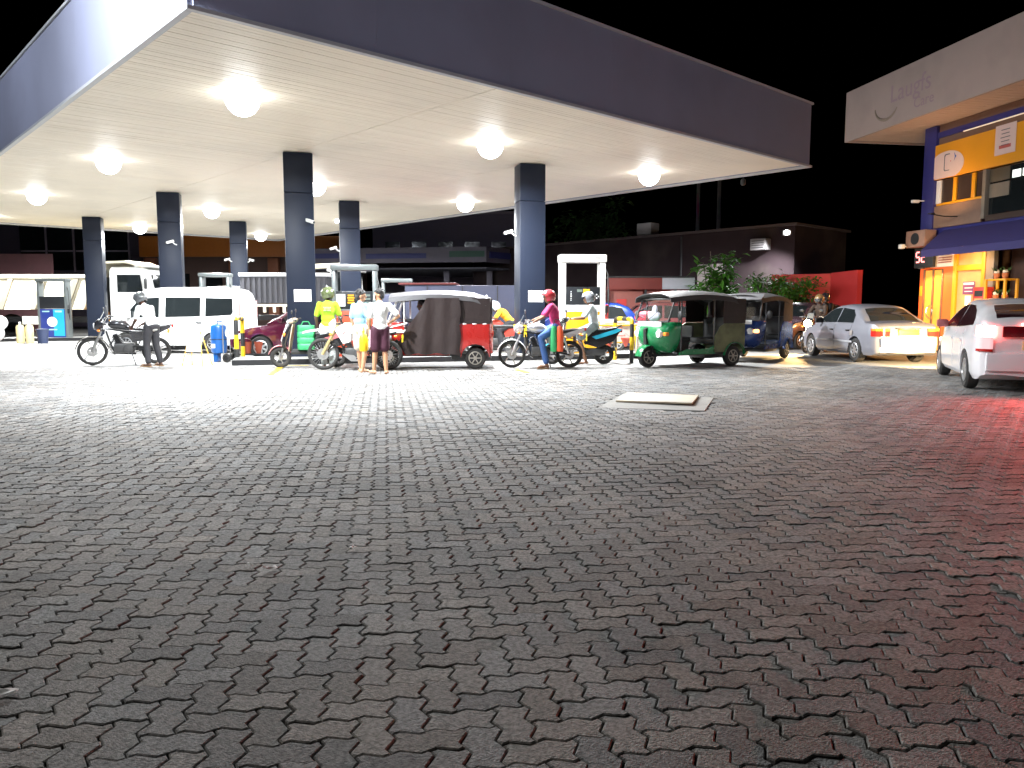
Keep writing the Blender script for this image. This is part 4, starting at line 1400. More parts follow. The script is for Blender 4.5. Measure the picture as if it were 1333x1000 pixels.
# ---- white hatchback, its brake lights on
WPEARL = mat('pearl_white_paint', (.74, .72, .73), .25, .0, var=.01, coat=.7, rvar=.01)
L_, W_ = 4.4, 1.72
pt = [(-2.2, .7), (-2.16, .98), (-2.0, 1.08), (-1.5, 1.04), (-.5, .97), (.9, .94), (1.2, .9), (1.7, .8), (2.05, .68), (2.17, .56), (2.2, .48)]
pw = [(-2.2, .82), (-2.13, .91), (-1.9, .97), (-1.2, 1), (1.1, 1), (1.7, .95), (2.0, .82), (2.15, .64), (2.2, .55)]
pr_ = [(-2.16, 1.05), (-2.05, 1.14), (-1.7, 1.26), (-1.2, 1.39), (-.6, 1.47), (0, 1.49), (.3, 1.465), (.6, 1.38), (1.2, 1.08), (1.5, .9)]
sw_ = [[(-1.42, 1.06), (-1.32, 1.17), (-1.05, 1.3), (-.7, 1.385), (-.22, 1.405), (-.2, 1.01)], [(-.13, 1.01), (-.15, 1.405), (.2, 1.39), (.5, 1.3), (1.15, .99)]]
t, sy, gy, pane = car('hatchback', 'white hatchback with brake lights glowing at the right edge', (8.86, 13.88, 0), R(69), L_, W_, 1.49, WPEARL, pt, pw, pr_, (-1.3, 1.4), .31,
                     sw_, [(-1.0, -.2, .27, .98), (-.15, 1.0, .27, .95)], belt=1.0, roofw=.66, nose_z=.26, handle_z=.8, sp=10, glassm=mat('hatch_glass_red_glow', (.03, .01, .012), .05, coat=.3))
pane('rear_window', -1.95, -1.3, mat('hatch_glass_red_glow', (.03, .01, .012), .05, coat=.3), .16)  # red brake glow is tinted into the window glass
pane('windscreen', .62, 1.35, DARKGLASS, .1)
BRAKE = mat('lit_brake_lens', (.8, .05, .05), .3, emit=(1, .12, .1), estr=60, var=0)
MB().box((-2.215, 0, .97), (.03, 1.0, .17), 0, .02).build('lower_rear_window', mat('low_glass_red_glow', (.12, .006, .01), .08, coat=.4), t)  # deeper red tint stands for the brake glow in this pane
for s in (1, -1):
    ribbon(wrap(sy, L_, True, .7, 1.0, .6, .18, s), .89, 1.06, .035, 'brake_light', BRAKE, t)  # lens made taller to carry the glow of the brake light
    ribbon(wrap(sy, L_, True, .7, .9, .62, .15, s), .7, .89, .035, 'tail_light', mat('white_red_lens', (.8, .45, .45), .2, emit=(1, .5, .5), estr=.8), t)
    ribbon(wrap(sy, L_, True, .65, .7, .62, .15, s), .66, .7, .035, 'tail_light_edge', LENSR, t)
    ribbon(wrap(sy, L_, False, .6, .75, .35, .4, s), .58, .74, .03, 'headlight', mat('lit_headlight', (1, 1, 1), .3, emit=(1, .86, .6), estr=12, var=0), t)
    MB().box((.8, s * (gy(.8, 1.0) + .1), 1.05), (.12, .2, .15), 0, .04).build('mirror', mat('hatch_mirror', (.35, .1, .1), .3), t)
MB().box((-2.2, 0, .5), (.12, 1.42, .3), 0, .06).build('bumper', WPEARL, t)
MB().box((-2.205, 0, 1.09), (.03, .5, .025), 0, .008).build('high_brake_light', BRAKE, t)
MB().box((-2.225, -.02, .76), (.02, .5, .14), 0, .006).build('number_plate', mat('plate_cream', (.8, .62, .3), .45), t)
MB().tube([(-1.45, 0, 1.34), (-1.6, 0, 1.53)], .006, 6).build('aerial', BLACKPL, t)
hb = MX.Translation((8.86, 13.88, 0)) @ MX.Rotation(R(69), 4, 'Z')
for s, pw_ in ((.68, 14), (-.68, 250)):
    a = lamp('brake_glow', 'AREA', hb @ V((-2.32, s, .97)), pw_, (1, .05, .04), .16, target=hb @ V((-8.0, s, .1)))
    a.data.spread = R(140)
    lamp('headlight_beam', 'SPOT', hb @ V((2.26, s * .85, .68)), 2200, (1, .7, .36), .06, target=hb @ V((6.5, s + 1.0, .1)), spot=75, blend=.8)

# ---- wine red saloon half hidden behind the blue fire trolley
WINE = mat('wine_car_paint', (.075, .006, .024), .22, .15, var=.03, coat=1.0, rvar=.01)
t, sy, gy, pane = car('saloon_car', 'wine red saloon behind the blue fire trolley and the scooter', (-5.3, 21.1, 0), R(180), 4.25, 1.68, 1.42, WINE, sedan_top, sedan_wid, [(x, z + .01) for x, z in sedan_roof], (-1.2, 1.3), .3,
                     [[(-1.0, .97), (-.95, 1.15), (-.75, 1.29), (-.18, 1.335), (-.16, .97)], [(-.1, .97), (-.12, 1.335), (.2, 1.32), (.42, 1.25), (.85, .99), (.85, .965)]], [(-.98, -.15, .26, .95), (-.11, .86, .26, .94)], belt=.95, roofw=.68)
pane('windscreen', .5, 1.0, mat('pale_windscreen', (.25, .25, .25), .08, coat=.5), .1)
pane('rear_window', -1.52, -.98, DARKGLASS, .14)
for s in (1, -1):
    ribbon(wrap(sy, 4.25, False, .55, .66, .4, .3, s), .52, .66, .03, 'headlight', LENSW, t)
    ribbon(wrap(sy, 4.25, True, .68, .86, .46, .2, s), .66, .84, .03, 'tail_light', LENSR, t)
    MB().box((.72, s * (gy(.72, .97) + .09), 1.0), (.1, .2, .13), 0, .03).build('mirror', WINE, t)
MB().box((2.13, 0, .4), (.09, 1.3, .24), 0, .04).build('bumper', WINE, t)
MB().tube([(1.06, .6, .99), (.6, .1, 1.26)], .012, 6).build('wiper', CHROME, t)

# ---- cars further back
def plain_car(label, loc, rz, paint, name='hatchback_car'):
    t, sy, gy, pane = car(name, label, loc, rz, 3.7, 1.62, 1.5, paint,
        [(-1.85, .7), (-1.8, .95), (-1.6, 1.0), (.5, .95), (.8, .93), (1.3, .84), (1.68, .72), (1.82, .58), (1.85, .5)],
        [(-1.85, .84), (-1.78, .93), (-1.5, .98), (-1, 1), (1, 1), (1.5, .94), (1.75, .82), (1.85, .68)],
        [(-1.8, .98), (-1.7, 1.15), (-1.5, 1.36), (-1.2, 1.46), (-.4, 1.5), (.1, 1.48), (.35, 1.4), (.85, 1.08), (1.05, .95)], (-1.12, 1.15), .28,
        [[(-1.45, 1.02), (-1.3, 1.32), (-1.05, 1.38), (-.42, 1.41), (-.4, 1.0)], [(-.33, 1.0), (-.35, 1.41), (.05, 1.395), (.28, 1.31), (.72, 1.0)]], [(-1.0, -.38, .26, .97), (-.33, .74, .26, .94)], belt=.98, roofw=.7)
    pane('windscreen', .4, .92, DARKGLASS, .1)
    pane('rear_window', -1.72, -1.5, DARKGLASS, .14)
    for s in (1, -1):
        ribbon(wrap(sy, 3.7, True, .7, .9, .5, .15, s), .7, .9, .03, 'tail_light', LENSR, t)
        ribbon(wrap(sy, 3.7, False, .55, .68, .35, .25, s), .55, .68, .03, 'headlight', LENSW, t)
        MB().box((.6, s * (gy(.6, 1.0) + .09), 1.03), (.1, .18, .13), 0, .03).build('mirror', paint, t)
    return t
plain_car('deep blue car mostly hidden behind the notice column', (2.0, 24.0, 0), R(182), mat('blue_car_paint', (.012, .035, .2), .25, .2, coat=.8))
plain_car('dull red car behind the yellow pump and the fire buckets', (4.6, 26.2, 0), R(180), mat('dull_red_car_paint', (.12, .03, .03), .3, .1, coat=.6))
plain_car('dark car in the gloom behind the two motorcyclists', (9.7, 26.0, 0), R(215), mat('dark_car_paint', (.07, .04, .05), .25, .2, coat=.8))

# ---- white van
t = thing('van', 'white passenger van with dark windows behind the black motorcycle', 'van', (-10.0, 23.45, 0), R(180), 'parked cars')
VW, VL = .84, 2.05
vtop = [(-2.05, 1.5), (-2.0, 1.75), (-1.85, 1.88), (-1.2, 1.93), (.2, 1.93), (.75, 1.88), (.95, 1.78), (1.5, 1.12), (1.6, 1.04), (1.9, .9), (2.02, .7), (2.05, .55)]
vwid = [(-2.05, .9), (-2.0, .96), (-1.8, 1), (1.3, 1), (1.75, .95), (1.98, .82), (2.05, .7)]
vxs = sorted(set([round(-VL + 2 * VL * i / 50, 4) for i in range(51)] + [c + .34 * math.sin(R(q)) for c in (-1.25, 1.3) for q in (-89.9, -70, -45, -20, 0, 20, 45, 70, 89.9)] + [-2.03, 2.03]))
def vy(x, z):
    b = VW * interp(vwid, x)
    return b * (1 - .16 * max(0, (z - .95)) / .95) if z > .95 else b * (.97 + .03 * min(1, (z - .25) / .4))
rings = []
for x in vxs:
    tp = interp(vtop, x)
    lo = .24
    for c in (-1.25, 1.3):
        if abs(x - c) < .34: lo = max(lo, .29 + math.sqrt(.34 ** 2 - (x - c) ** 2))
    lo = min(lo, tp - .1)
    half = [(0, .26), (VW * .6, lo)] + [(vy(x, max(lo, .24 + f * (tp - .12 - .24))), max(lo, .24 + f * (tp - .12 - .24))) for f in (0, .1, .25, .4, .55, .7, .85, 1)]
    half += [(vy(x, tp) - .04, tp - .045), (vy(x, tp) - .12, tp - .012), (vy(x, tp) * .5, tp + .01), (0, tp + .015)]
    rings.append([V((x, y, z)) for y, z in half] + [V((x, -y, z)) for y, z in half[-2:0:-1]])
MB().loft(rings).build('body', WHITEPT, t, 40)
for s in (1, -1):
    for poly in ([(-1.85, 1.2), (-1.8, 1.12), (-1.05, 1.08), (-1.05, 1.62), (-1.83, 1.6)], [(-.9, 1.08), (.12, 1.06), (.12, 1.64), (-.9, 1.63)], [(.3, 1.06), (1.18, 1.04), (1.28, 1.12), (.88, 1.6), (.3, 1.64)]):
        m = len(poly)
        vs = [(x, s * (vy(x, z) + .006), z) for x, z in poly] + [(x, s * (vy(x, z) - .02), z) for x, z in poly]
        MB().add(vs, [list(range(m)), list(range(m, 2 * m))] + [(i, (i + 1) % m, m + (i + 1) % m, m + i) for i in range(m)]).build('side_window', DARKGLASS, t, 0)
    for a, b in ((-.98, .18), (.22, 1.3)):
        gr = [[(x, s * (vy(x, z) + .003), z) for z in (.36, .55, .8, 1.0)] for x in [a + (b - a) * k / 6 for k in range(7)]]
        gr = [[p for p in row] for row in gr if not (abs(row[0][0] - 1.3) < .33)]
        dd = MB().sheet(gr, .005).build('door', WHITEPT, t)
        MB().box((a + .12, s * (vy(a + .12, .9) + .015), .9), (.16, .03, .04), 0, .01).build('handle', DARKMET, dd)
    MB().box((-2.03, s * .72, 1.3), (.06, .1, .5), 0, .02).build('tail_light', mat('dim_red_lens', (.4, .25, .24), .2), t)
    MB().box((1.98, s * .55, .78), (.1, .28, .15), 0, .04).build('headlight', LENSW, t)
    MB().box((1.15, s * (vy(1.15, 1.1) + .1), 1.15), (.1, .16, .22), 0, .03).build('mirror', WHITEPT, t)
    for x in (-1.25, 1.3): cwheel(t, x, s * .74, .29, .17, STEEL, 'steel', 0, 8)
gr = []
for i in range(7):
    f = i / 6
    x = .98 + .5 * f
    z = interp(vtop, x)
    gr.append([(x + .008, q * (vy(x, z) - .12), z + .012 * (1 - q * q) + .008) for q in (-1, -.6, -.2, .2, .6, 1)])
MB().sheet(gr, .006).build('windscreen', DARKGLASS, t)
MB().box((2.02, 0, .42), (.1, 1.3, .26), 0, .05).build('front_bumper', WHITEPT, t)
MB().box((-2.04, 0, .42), (.08, 1.45, .26), 0, .04).build('rear_bumper', WHITEPT, t)
MB().box((0, 0, .24), (3.0, 1.4, .1)).build('underbody', BLACKPL, t)

# ---- dump truck, facing right
CREAM = mat('tipper_cream', (.72, .66, .5), .5, var=.1, dirt=.3)
CABW = mat('cab_white', (.76, .76, .74), .35, coat=.4, dirt=.1)
t = thing('dump_truck', 'cream and white dump truck parked at the far left under the canopy', 'truck', (-20.0, 35.0, 0), 0, 'lorries')
# x forward to the right; near side is -y
MB().box((-2.6, 0, .8), (8.6, .9, .25)).build('chassis', DARKMET, t)
bd = MB().prism([(-7.6, 1.25), (1.35, 1.25), (1.65, 2.62), (-7.6, 2.75)], -1.2, 1.2).build('tipper_body', CREAM, t, 0)
for k in range(6):
    x = -6.6 + k * 1.42
    MB().prism([(x, 1.26), (x + .22, 1.26), (x + .75, 2.58), (x + .53, 2.58)], -1.3, -1.203).build('rib', mat('tipper_rib_tan', (.27, .24, .18), .55, dirt=.2), bd, 0)  # ribs painted a darker grey-tan than the body
MB().box((-3.1, -1.27, 2.68), (9.2, .14, .16), 0, .02).build('top_rail', CREAM, bd)
MB().prism([(1.4, 2.3), (1.68, 2.62), (2.2, 3.32), (3.3, 3.36), (3.95, 3.12), (3.95, 3.06), (3.2, 3.27), (2.25, 3.22), (1.75, 2.5), (1.5, 2.2)], -1.2, 1.2).build('cab_guard', CREAM, t, 0)
MB().prism([(1.4, 1.3), (1.72, 2.55), (2.25, 3.2), (2.0, 3.2), (1.4, 2.5)], -1.22, -1.1).build('guard_cheek', CREAM, t, 0)
cbm = MB()
crings = []
for x, zt, wy in ((2.5, 3.0, 1.12), (2.55, 3.08, 1.15), (3.9, 3.08, 1.15), (4.2, 2.95, 1.14), (4.38, 2.1, 1.13), (4.42, 1.0, 1.12)):
    crings.append([V((x, y, z)) for y, z in ((-wy, .75), (-wy, zt * .7), (-wy + .04, zt - .08), (-wy + .14, zt), (wy - .14, zt), (wy - .04, zt - .08), (wy, zt * .7), (wy, .75))])
cbm.loft(crings)
cb = cbm.build('cab', CABW, t, 30)
MB().prism([(2.85, 2.0), (3.95, 2.0), (3.85, 2.75), (2.85, 2.75)], -1.165, -1.14).build('cab_window', DARKGLASS, cb, 0)
MB().box((4.34, 0, 2.4), (.06, 1.9, .75), 0, .02, MX.Rotation(R(-11), 3, 'Y')).build('windscreen', DARKGLASS, cb)
MB().prism([(2.78, 1.1), (4.05, 1.1), (4.05, 1.93), (2.78, 1.93)], -1.158, -1.14).build('cab_door', CABW, cb, 0)
MB().box((3.95, 0, 3.13), (.7, 2.3, .1), 0, .04).build('sun_visor', CABW, cb)
MB().tube([(4.1, -1.15, 2.6), (4.2, -1.4, 2.55), (4.2, -1.4, 2.1)], .025).build('mirror_arm', BLACKPL, cb)
MB().box((4.2, -1.42, 2.35), (.08, .16, .42), 0, .03).build('mirror', BLACKPL, cb)
MB().box((2.1, -.9, 1.9), (.5, .5, 1.5), 0, .04).build('air_stack', BLACKPL, t)
MB().box((1.9, -1.0, 1.1), (.75, .4, .75), 0, .05).build('fuel_tank', mat('tank_orange', (.75, .32, .02), .5, dirt=.2), t)
MB().box((4.45, 0, .7), (.2, 2.25, .4), 0, .05).build('bumper', CABW, t)
GREENM = mat('emblem_green', (.02, .35, .12), .5)
MB().box((4.0, -1.19, 1.45), (.4, .02, .06)).box((3.95, -1.19, 1.3), (.06, .02, .24)).box((4.1, -1.19, 1.33), (.05, .02, .18)).box((4.22, -1.19, 1.25), (.3, .02, .05)).build('green_emblem', GREENM, t, 0)
MB().box((-.6, -1.15, .78), (1.5, .1, .35), 0, .02).build('side_guard', mat('guard_pale', (.6, .58, .5), .5), t)
for x in (3.35, -3.2, -4.55):
    for y in (-1, 1): cwheel(t, x, y * 1.0, .52, .32, DARKMET, 'steel', 0, 6)

# ---- lorry with a ribbed grey load body
t = thing('cargo_lorry', 'lorry with ribbed grey box on a cream frame left of the front column', 'truck', (-8.9, 30.6, 0), R(180), 'lorries')
RIBG = mat('ribbed_grey', (.06, .06, .068), .6, 0, spec=.2, var=.1, dirt=.2)
MB().box((-.2, 0, 2.0), (3.3, 1.9, 1.0)).build('load_box', RIBG, t, 0)
s_ = MB()
for k in range(16): s_.box((-1.75 + k * .205, .965, 2.0), (.09, .03, .96))
o = s_.build('ribs', RIBG, t, 0)
o['kind'] = 'stuff'
MB().box((-.2, 0, 2.58), (3.4, 2.0, .14), 0, .03).build('roof', mat('roof_pale_grey', (.6, .61, .63), .4), t)
bfr = MB().box((-.2, .9, 1.42), (3.3, .12, .09)).build('bed_frame', CREAM, t)
for k in range(9): MB().box((-1.7 + k * .375, .93, 1.26), (.1, .07, .22)).build('stake', CREAM, bfr)
MB().box((0, 0, .95), (4.2, .9, .2)).build('chassis', DARKMET, t)
MB().box((2.0, 0, 1.4), (1.0, 1.8, 1.5), 0, .12).build('cab', CABW, t)
MB().box((2.48, 0, 1.75), (.06, 1.5, .55), 0, .02).build('windscreen', DARKGLASS, t)
for x in (1.8, -1.2):
    for y in (-1, 1): cwheel(t, x, y * .8, .38, .22, DARKMET, 'steel', 0, 6)

# ---- pale box lorry behind the red three-wheeler
t = thing('box_lorry', 'pale blue-grey box lorry behind the red three-wheeler', 'truck', (-1.75, 25.2, 0), R(180), 'lorries')
BOXP = mat('box_pale_blue', (.055, .06, .095), .6, spec=.2, var=.1, dirt=.15)
MB().box((-.2, 0, 1.38), (3.6, 1.7, 1.3), 0, .02).build('load_box', BOXP, t)
for k in range(3): MB().box((-1.3 + k * 1.1, .856, 1.4), (.03, .012, 1.24)).build('panel_joint', DARKMET, t)
MB().box((.9, 0, 2.08), (1.8, 1.75, .06), 0, .01).build('red_roof_edge', mat('edge_red', (.1, .012, .012), .6), t)
MB().box((2.2, 0, 1.1), (1.0, 1.6, 1.3), 0, .12).build('cab', BOXP, t)
MB().box((2.68, 0, 1.4), (.06, 1.3, .5), 0, .02).build('windscreen', DARKGLASS, t)
MB().box((.2, 0, .62), (4.2, .8, .18)).build('chassis', DARKMET, t)
for x in (2.0, -1.2):
    for y in (-1, 1): cwheel(t, x, y * .72, .32, .2, DARKMET, 'steel', 0, 6)

# ---- backhoe loader seen between the front column and the grey pump
t = thing('backhoe_loader', 'backhoe loader with a cream boom and white cab beyond the front column', 'loader', (-7.0, 31.2, 0), R(180), 'lorries')
MB().box((.2, 0, 1.0), (2.6, 1.3, .7), 0, .08).build('body', mat('loader_pale', (.7, .66, .55), .5, dirt=.2), t)
s_ = MB()
for x in (-.9, .1):
    for y in (-.6, .6): s_.tube([(x, y, 1.3), (x * .9, y * .95, 2.75)], .06, 6)
s_.build('cab_frame', CABW, t)
MB().box((-.4, 0, 2.8), (1.3, 1.4, .12), 0, .04).build('cab_roof', CABW, t)
MB().box((-.4, 0, 2.05), (.96, 1.14, 1.35)).build('cab_glass', DARKGLASS, t)
MB().box((-.72, .63, 2.0), (.5, .08, 1.4), 0, .04).build('cab_pillar', CABW, t)
MB().tube([(1.1, .3, 1.2), (1.35, .3, 2.2), (.9, .3, 2.95)], [.16, .17, .12], 8).build('boom', CREAM, t)
MB().tube([(.9, .3, 2.95), (-.4, .3, 3.02)], [.1, .08], 8).build('dipper', CREAM, t)
MB().prism([(1.2, 2.3), (-.7, 1.55), (-.7, 1.42), (1.2, 2.15)], .68, .78).build('loader_arm', CABW, t, 0)
for x, r in ((1.1, .42), (-.9, .6)):
    for y in (-1, 1): cwheel(t, x, y * .8, r, .35, DARKMET, 'steel', 0, 6)
# ------------------------------------------------------------------ motorcycles (x forward)
def arc_strip(mb, c, r, a0, a1, wd, th=.006, n=12, crown=.015):
    gr = []
    for i in range(n + 1):
        a = R(a0 + (a1 - a0) * i / n)
        row = []
        for q in (-1, -.5, 0, .5, 1):
            rr = r - crown * q * q
            row.append((c[0] + rr * math.cos(a), c[1] + q * wd / 2, c[2] + rr * math.sin(a)))
        gr.append(row)
    return mb.sheet(gr, th)
def oval_loft(mb, secs, n=14, p=2.4):
    """sections (x, z centre, half width, half height): rounded body along x"""
    rings = []
    for x, z, hw, hh in secs:
        ring = []
        for k in range(n):
            a = 2 * PI * k / n
            c, s = math.cos(a), math.sin(a)
            ring.append(V((x, hw * math.copysign(abs(c) ** (2 / p), c), z + hh * math.copysign(abs(s) ** (2 / p), s))))
        rings.append(ring)
    return mb.loft(rings)
def motorcycle(label, loc, rz, style, tank, panel, fender, wheelstyle='cast', lean=0.0, lit=False, rimm=ALLOY, name='motorcycle', fairing=True, scale=1.0):
    t = thing(name, label, 'motorcycle', loc, rz, 'motorcycles')
    t.rotation_euler = (lean, 0, rz)
    t.scale = (scale,) * 3
    off = style == 'trail'
    rf, rr = (.345, .32) if off else (.305, .305)
    xf, xr = (.72, -.68) if off else (.66, -.62)
    mwheel(t, xf, rf, .038 if off else .036, wheelstyle, rimm)
    mwheel(t, xr, rr, .045 if off else .044, wheelstyle, rimm)
    hx, hz = (.36, 1.02) if off else (.4, .93)
    for s in (1, -1):
        f = MB().tube([(xf, s * .085, rf), (xf - (xf - hx) * .45, s * .088, rf + (hz - rf) * .45)], .032, 10)
        f.tube([(xf - (xf - hx) * .4, s * .088, rf + (hz - rf) * .4), (hx, s * .088, hz)], .021, 10)
        f.build('fork', STEEL if not off else mat('fork_gold', (.62, .5, .25), .35, .6), t)
    MB().box((hx, 0, hz - .02), (.09, .22, .035), 0, .01).box((hx + .04, 0, hz - .16), (.09, .22, .03), 0, .01).build('triple_clamp', DARKMET, t)
    hb_ = MB()
    w_ = .4 if off else .35
    hb_.tube([(hx - .14, -w_, hz + .12), (hx - .06, -w_ * .6, hz + .15), (hx, -.08, hz + .03), (hx, .08, hz + .03), (hx - .06, w_ * .6, hz + .15), (hx - .14, w_, hz + .12)], .012, 8)
    hbo = hb_.build('handlebar', CHROME if not off else DARKMET, t)
    for s in (1, -1):
        MB().tube([(hx - .155, s * (w_ + .01), hz + .118), (hx - .09, s * (w_ - .11), hz + .137)], .018, 8).build('grip', BLACKPL, hbo)
        MB().tube([(hx - .05, s * (w_ - .1), hz + .145), (hx - .03, s * (w_ + .02), hz + .13)], .007, 6).build('lever', STEEL, hbo)
        if not off:
            m_ = MB().tube([(hx - .06, s * .2, hz + .14), (hx - .03, s * .26, hz + .3)], .006, 6).ball((hx - .03, s * .3, hz + .32), (.014, .07, .045))
            m_.build('mirror', BLACKPL, t)
    fm = MB()
    if off:
        gr = []
        for i in range(8):
            f = i / 7
            x = xf + .42 - f * .75
            z = rf + .47 + .06 * math.sin(PI * f) - .0 * f
            wd = .05 + .06 * math.sin(PI * min(1, f * 1.2 + .15))
            gr.append([(x, -wd, z - .02), (x, 0, z + .01), (x, wd, z - .02)])
        fm.sheet(gr, .008)
    else:
        arc_strip(fm, (xf, 0, rf), rf + .035, 8, 165, .12)
    fm.build('front_mudguard', fender, t)
    # tank, seat, side panels, tail
    if off:
        oval_loft(MB(), [(.3, .93, .05, .05), (.24, .92, .11, .1), (.05, .9, .14, .11), (-.1, .87, .1, .07), (-.16, .86, .05, .03)]).build('fuel_tank', tank, t)
        MB().prism([(.42, .88), (.3, .98), (.05, .92), (.1, .62), (.25, .58)], -.17, .17).build('radiator_shroud', panel, t)
        oval_loft(MB(), [(.02, .91, .07, .03), (-.25, .88, .1, .045), (-.65, .9, .09, .045), (-.8, .92, .05, .02)]).build('seat', SEATV, t)
        MB().prism([(-.1, .84), (-.7, .87), (-.6, .68), (-.2, .6)], -.12, .12).build('side_panel', panel, t)
        gr = [[(-.6 - .5 * i / 6, -.07 + .02 * i / 6, .88 + .02 * i), (-.6 - .5 * i / 6, 0, .9 + .02 * i), (-.6 - .5 * i / 6, .07 - .02 * i / 6, .88 + .02 * i)] for i in range(7)]
        MB().sheet(gr, .008).build('rear_mudguard', fender, t)
        MB().prism([(.5, .8), (.56, 1.0), (.47, 1.1), (.42, .95)], -.1, .1).build('headlight_cowl', fender, t)
    else:
        oval_loft(MB(), [(.33, .9, .04, .03), (.28, .9, .12, .08), (.12, .9, .155, .12), (-.02, .87, .14, .11), (-.13, .82, .09, .06), (-.17, .8, .05, .03)]).build('fuel_tank', tank, t)
        MB().lathe([(0, 0), (.04, 0), (.04, .02), (0, .025)], (.13, 0, 1.01), 'Z', 14).build('filler_cap', CHROME, t)
        oval_loft(MB(), [(-.1, .82, .07, .03), (-.2, .8, .11, .04), (-.45, .8, .13, .045), (-.7, .84, .12, .045), (-.84, .86, .07, .02)]).build('seat', SEATV, t)
        for s in (1, -1):
            MB().prism([(-.1, .74), (-.45, .75), (-.42, .55), (-.16, .52)], s * .1, s * .135).build('side_panel', panel, t)
            MB().prism([(-.48, .76), (-.95, .9), (-.92, .82), (-.6, .66)], s * .08, s * .12).build('tail_panel', panel, t)
        gr = []
        for i in range(9):
            a = R(75 + 95 * i / 8)
            gr.append([(xr + .37 * math.cos(a), q * .065, rr + .37 * math.sin(a) - .015 * q * q) for q in (-1, 0, 1)])
        MB().sheet(gr, .006).build('rear_mudguard', BLACKPL, t)
        if fairing:
            oval_loft(MB(), [(.42, .9, .12, .12), (.5, .9, .12, .13), (.58, .87, .09, .09), (.61, .85, .05, .04)], 14, 2.6).build('headlight_cowl', panel, t)
            gr = [[(.5 - .1 * i / 4, q * (.11 - .02 * i / 4), .98 + .2 * i / 4 - .02 * q * q) for q in (-1, -.5, 0, .5, 1)] for i in range(5)]
            MB().sheet(gr, .005).build('visor', mat('smoke_visor', (.12, .13, .14), .15, coat=.5), t)
        else:
            MB().ball((.5, 0, .9), (.09, .105, .105)).build('headlight_shell', CHROME, t)
    lens = mat('lit_moto_headlight', (1, 1, 1), .3, emit=(1, .72, .35), estr=150, var=0) if lit else LENSW
    MB().ball((.6 if not off else .545, 0, .87 if not off else .97), (.05, .12, .11) if lit else (.025, .08, .065)).build('headlight', lens, t)  # lit lens is oversized, its glare put into the shape
    MB().box((-.97 if not off else -1.02, 0, .86 if not off else .9), (.05, .12, .07), 0, .015).build('tail_light', LENSR, t)
    for s in (1, -1):
        for x, z in ((.5, .78), (-.88, .74)):
            MB().tube([(x, s * .08, z), (x, s * .17, z)], .008, 6).ball((x, s * .2, z), (.035, .03, .028)).build('indicator', LENSO, t)
    pl = MB().box((-1.0, 0, .68), (.012, .2, .16), 0, .004).build('number_plate', mat('plate_yellow', (.85, .6, .02), .45), t)
    # engine, frame and exhaust
    eng = MB().box((.02, 0, .38), (.42, .24, .22), 0, .05)
    eng.lathe([(0, -.16), (.1, -.15), (.11, -.1), (.11, .1), (.1, .15), (0, .16)], (-.06, 0, .38), 'Y', 18)
    eng.build('engine', ENGINE, t)
    cy = MB()
    for k in range(7):
        cy.box((.13 + k * .012, 0, .49 + k * .028), (.17, .18, .012), 0, 0, MX.Rotation(R(20), 3, 'Y'))
    cy.box((.17, 0, .58), (.1, .12, .24), 0, .02, MX.Rotation(R(20), 3, 'Y'))
    cyo = cy.build('cylinder', DARKMET if not off else ENGINE, t)
    fr_ = MB()
    for s in (1, -1):
        fr_.tube([(hx - .02, s * .03, hz - .12), (.0, s * .08, .74), (-.4, s * .1, .72), (-.85, s * .09, .8)], .016, 7)
        fr_.tube([(-.38, s * .1, .7), (-.24, s * .1, .4), (-.3, s * .1, .3)], .016, 7)
        fr_.tube([(-.28, s * .09, .36), (xr, s * .1, rr)], .02, 7)
    fr_.tube([(hx - .03, 0, hz - .18), (.32, 0, .55), (.22, 0, .26), (-.2, 0, .24)], .02, 8)
    fr_.build('frame', DARKMET, t)
    for s in (1, -1):
        MB().tube([(xr + .03, s * .12, rr + .02), (-.5, s * .13, .68)], [.028, .03], 10).build('shock_absorber', CHROME, t)
    MB().tube([(.24, -.06, .56), (.32, -.12, .4), (.22, -.14, .26), (-.1, -.15, .24), (-.35, -.16, .28), (-.88, -.17, .4 if not off else .62)], [.018, .018, .02, .025, .04, .042], 10).build('exhaust', CHROME if not off else DARKMET, t)
    MB().tube([(xr, .1, rr + .06), (-.1, .11, .44)], .03, 8).build('chain_guard', BLACKPL, t)
    MB().tube([(-.05, .13, .27), (-.05, .28, .27)], .014, 6).tube([(-.05, -.13, .27), (-.05, -.28, .27)], .014, 6).build('foot_pegs', BLACKPL, t)
    MB().tube([(-.12, .13, .28), (-.2, .26, .02)], .011, 6).build('side_stand', DARKMET, t)
    if off:
        MB().prism([(.3, .36), (.1, .2), (-.2, .2), (-.2, .3)], -.13, .13).build('bash_plate', STEEL, t)
    else:
        MB().tube([(.3, -.22, .5), (.34, -.24, .34), (.2, -.2, .24), (.28, 0, .3), (.2, .2, .24), (.34, .24, .34), (.3, .22, .5)], .012, 7).build('leg_guard', CHROME, t)
    return t
BLKSIL = mat('moto_black_silver', (.03, .03, .035), .2, .2, coat=.8)
SILMOTO = mat('moto_silver', (.62, .62, .62), .25, .5, coat=.6)
MWHITE = mat('moto_white', (.78, .77, .74), .35, coat=.4)
GREYRIM = mat('dusty_rim', (.38, .35, .3), .5, .5)
ORED = mat('trail_red', (.55, .06, .04), .35, coat=.4)
BM = (-9.12, 18.25, 0)
motorcycle('black motorcycle with smoked visor that the man in white leans over', BM, R(203), 'road', BLKSIL, BLKSIL, BLACKPT, lean=R(-4), scale=1.06)
SM = (.66, 17.25, 0)
motorcycle('silver commuter motorcycle under the rider in the magenta shirt', SM, R(180), 'road', SILMOTO, SILMOTO, MWHITE, rimm=GREYRIM)
DBK = (-3.36, 16.72, 0)
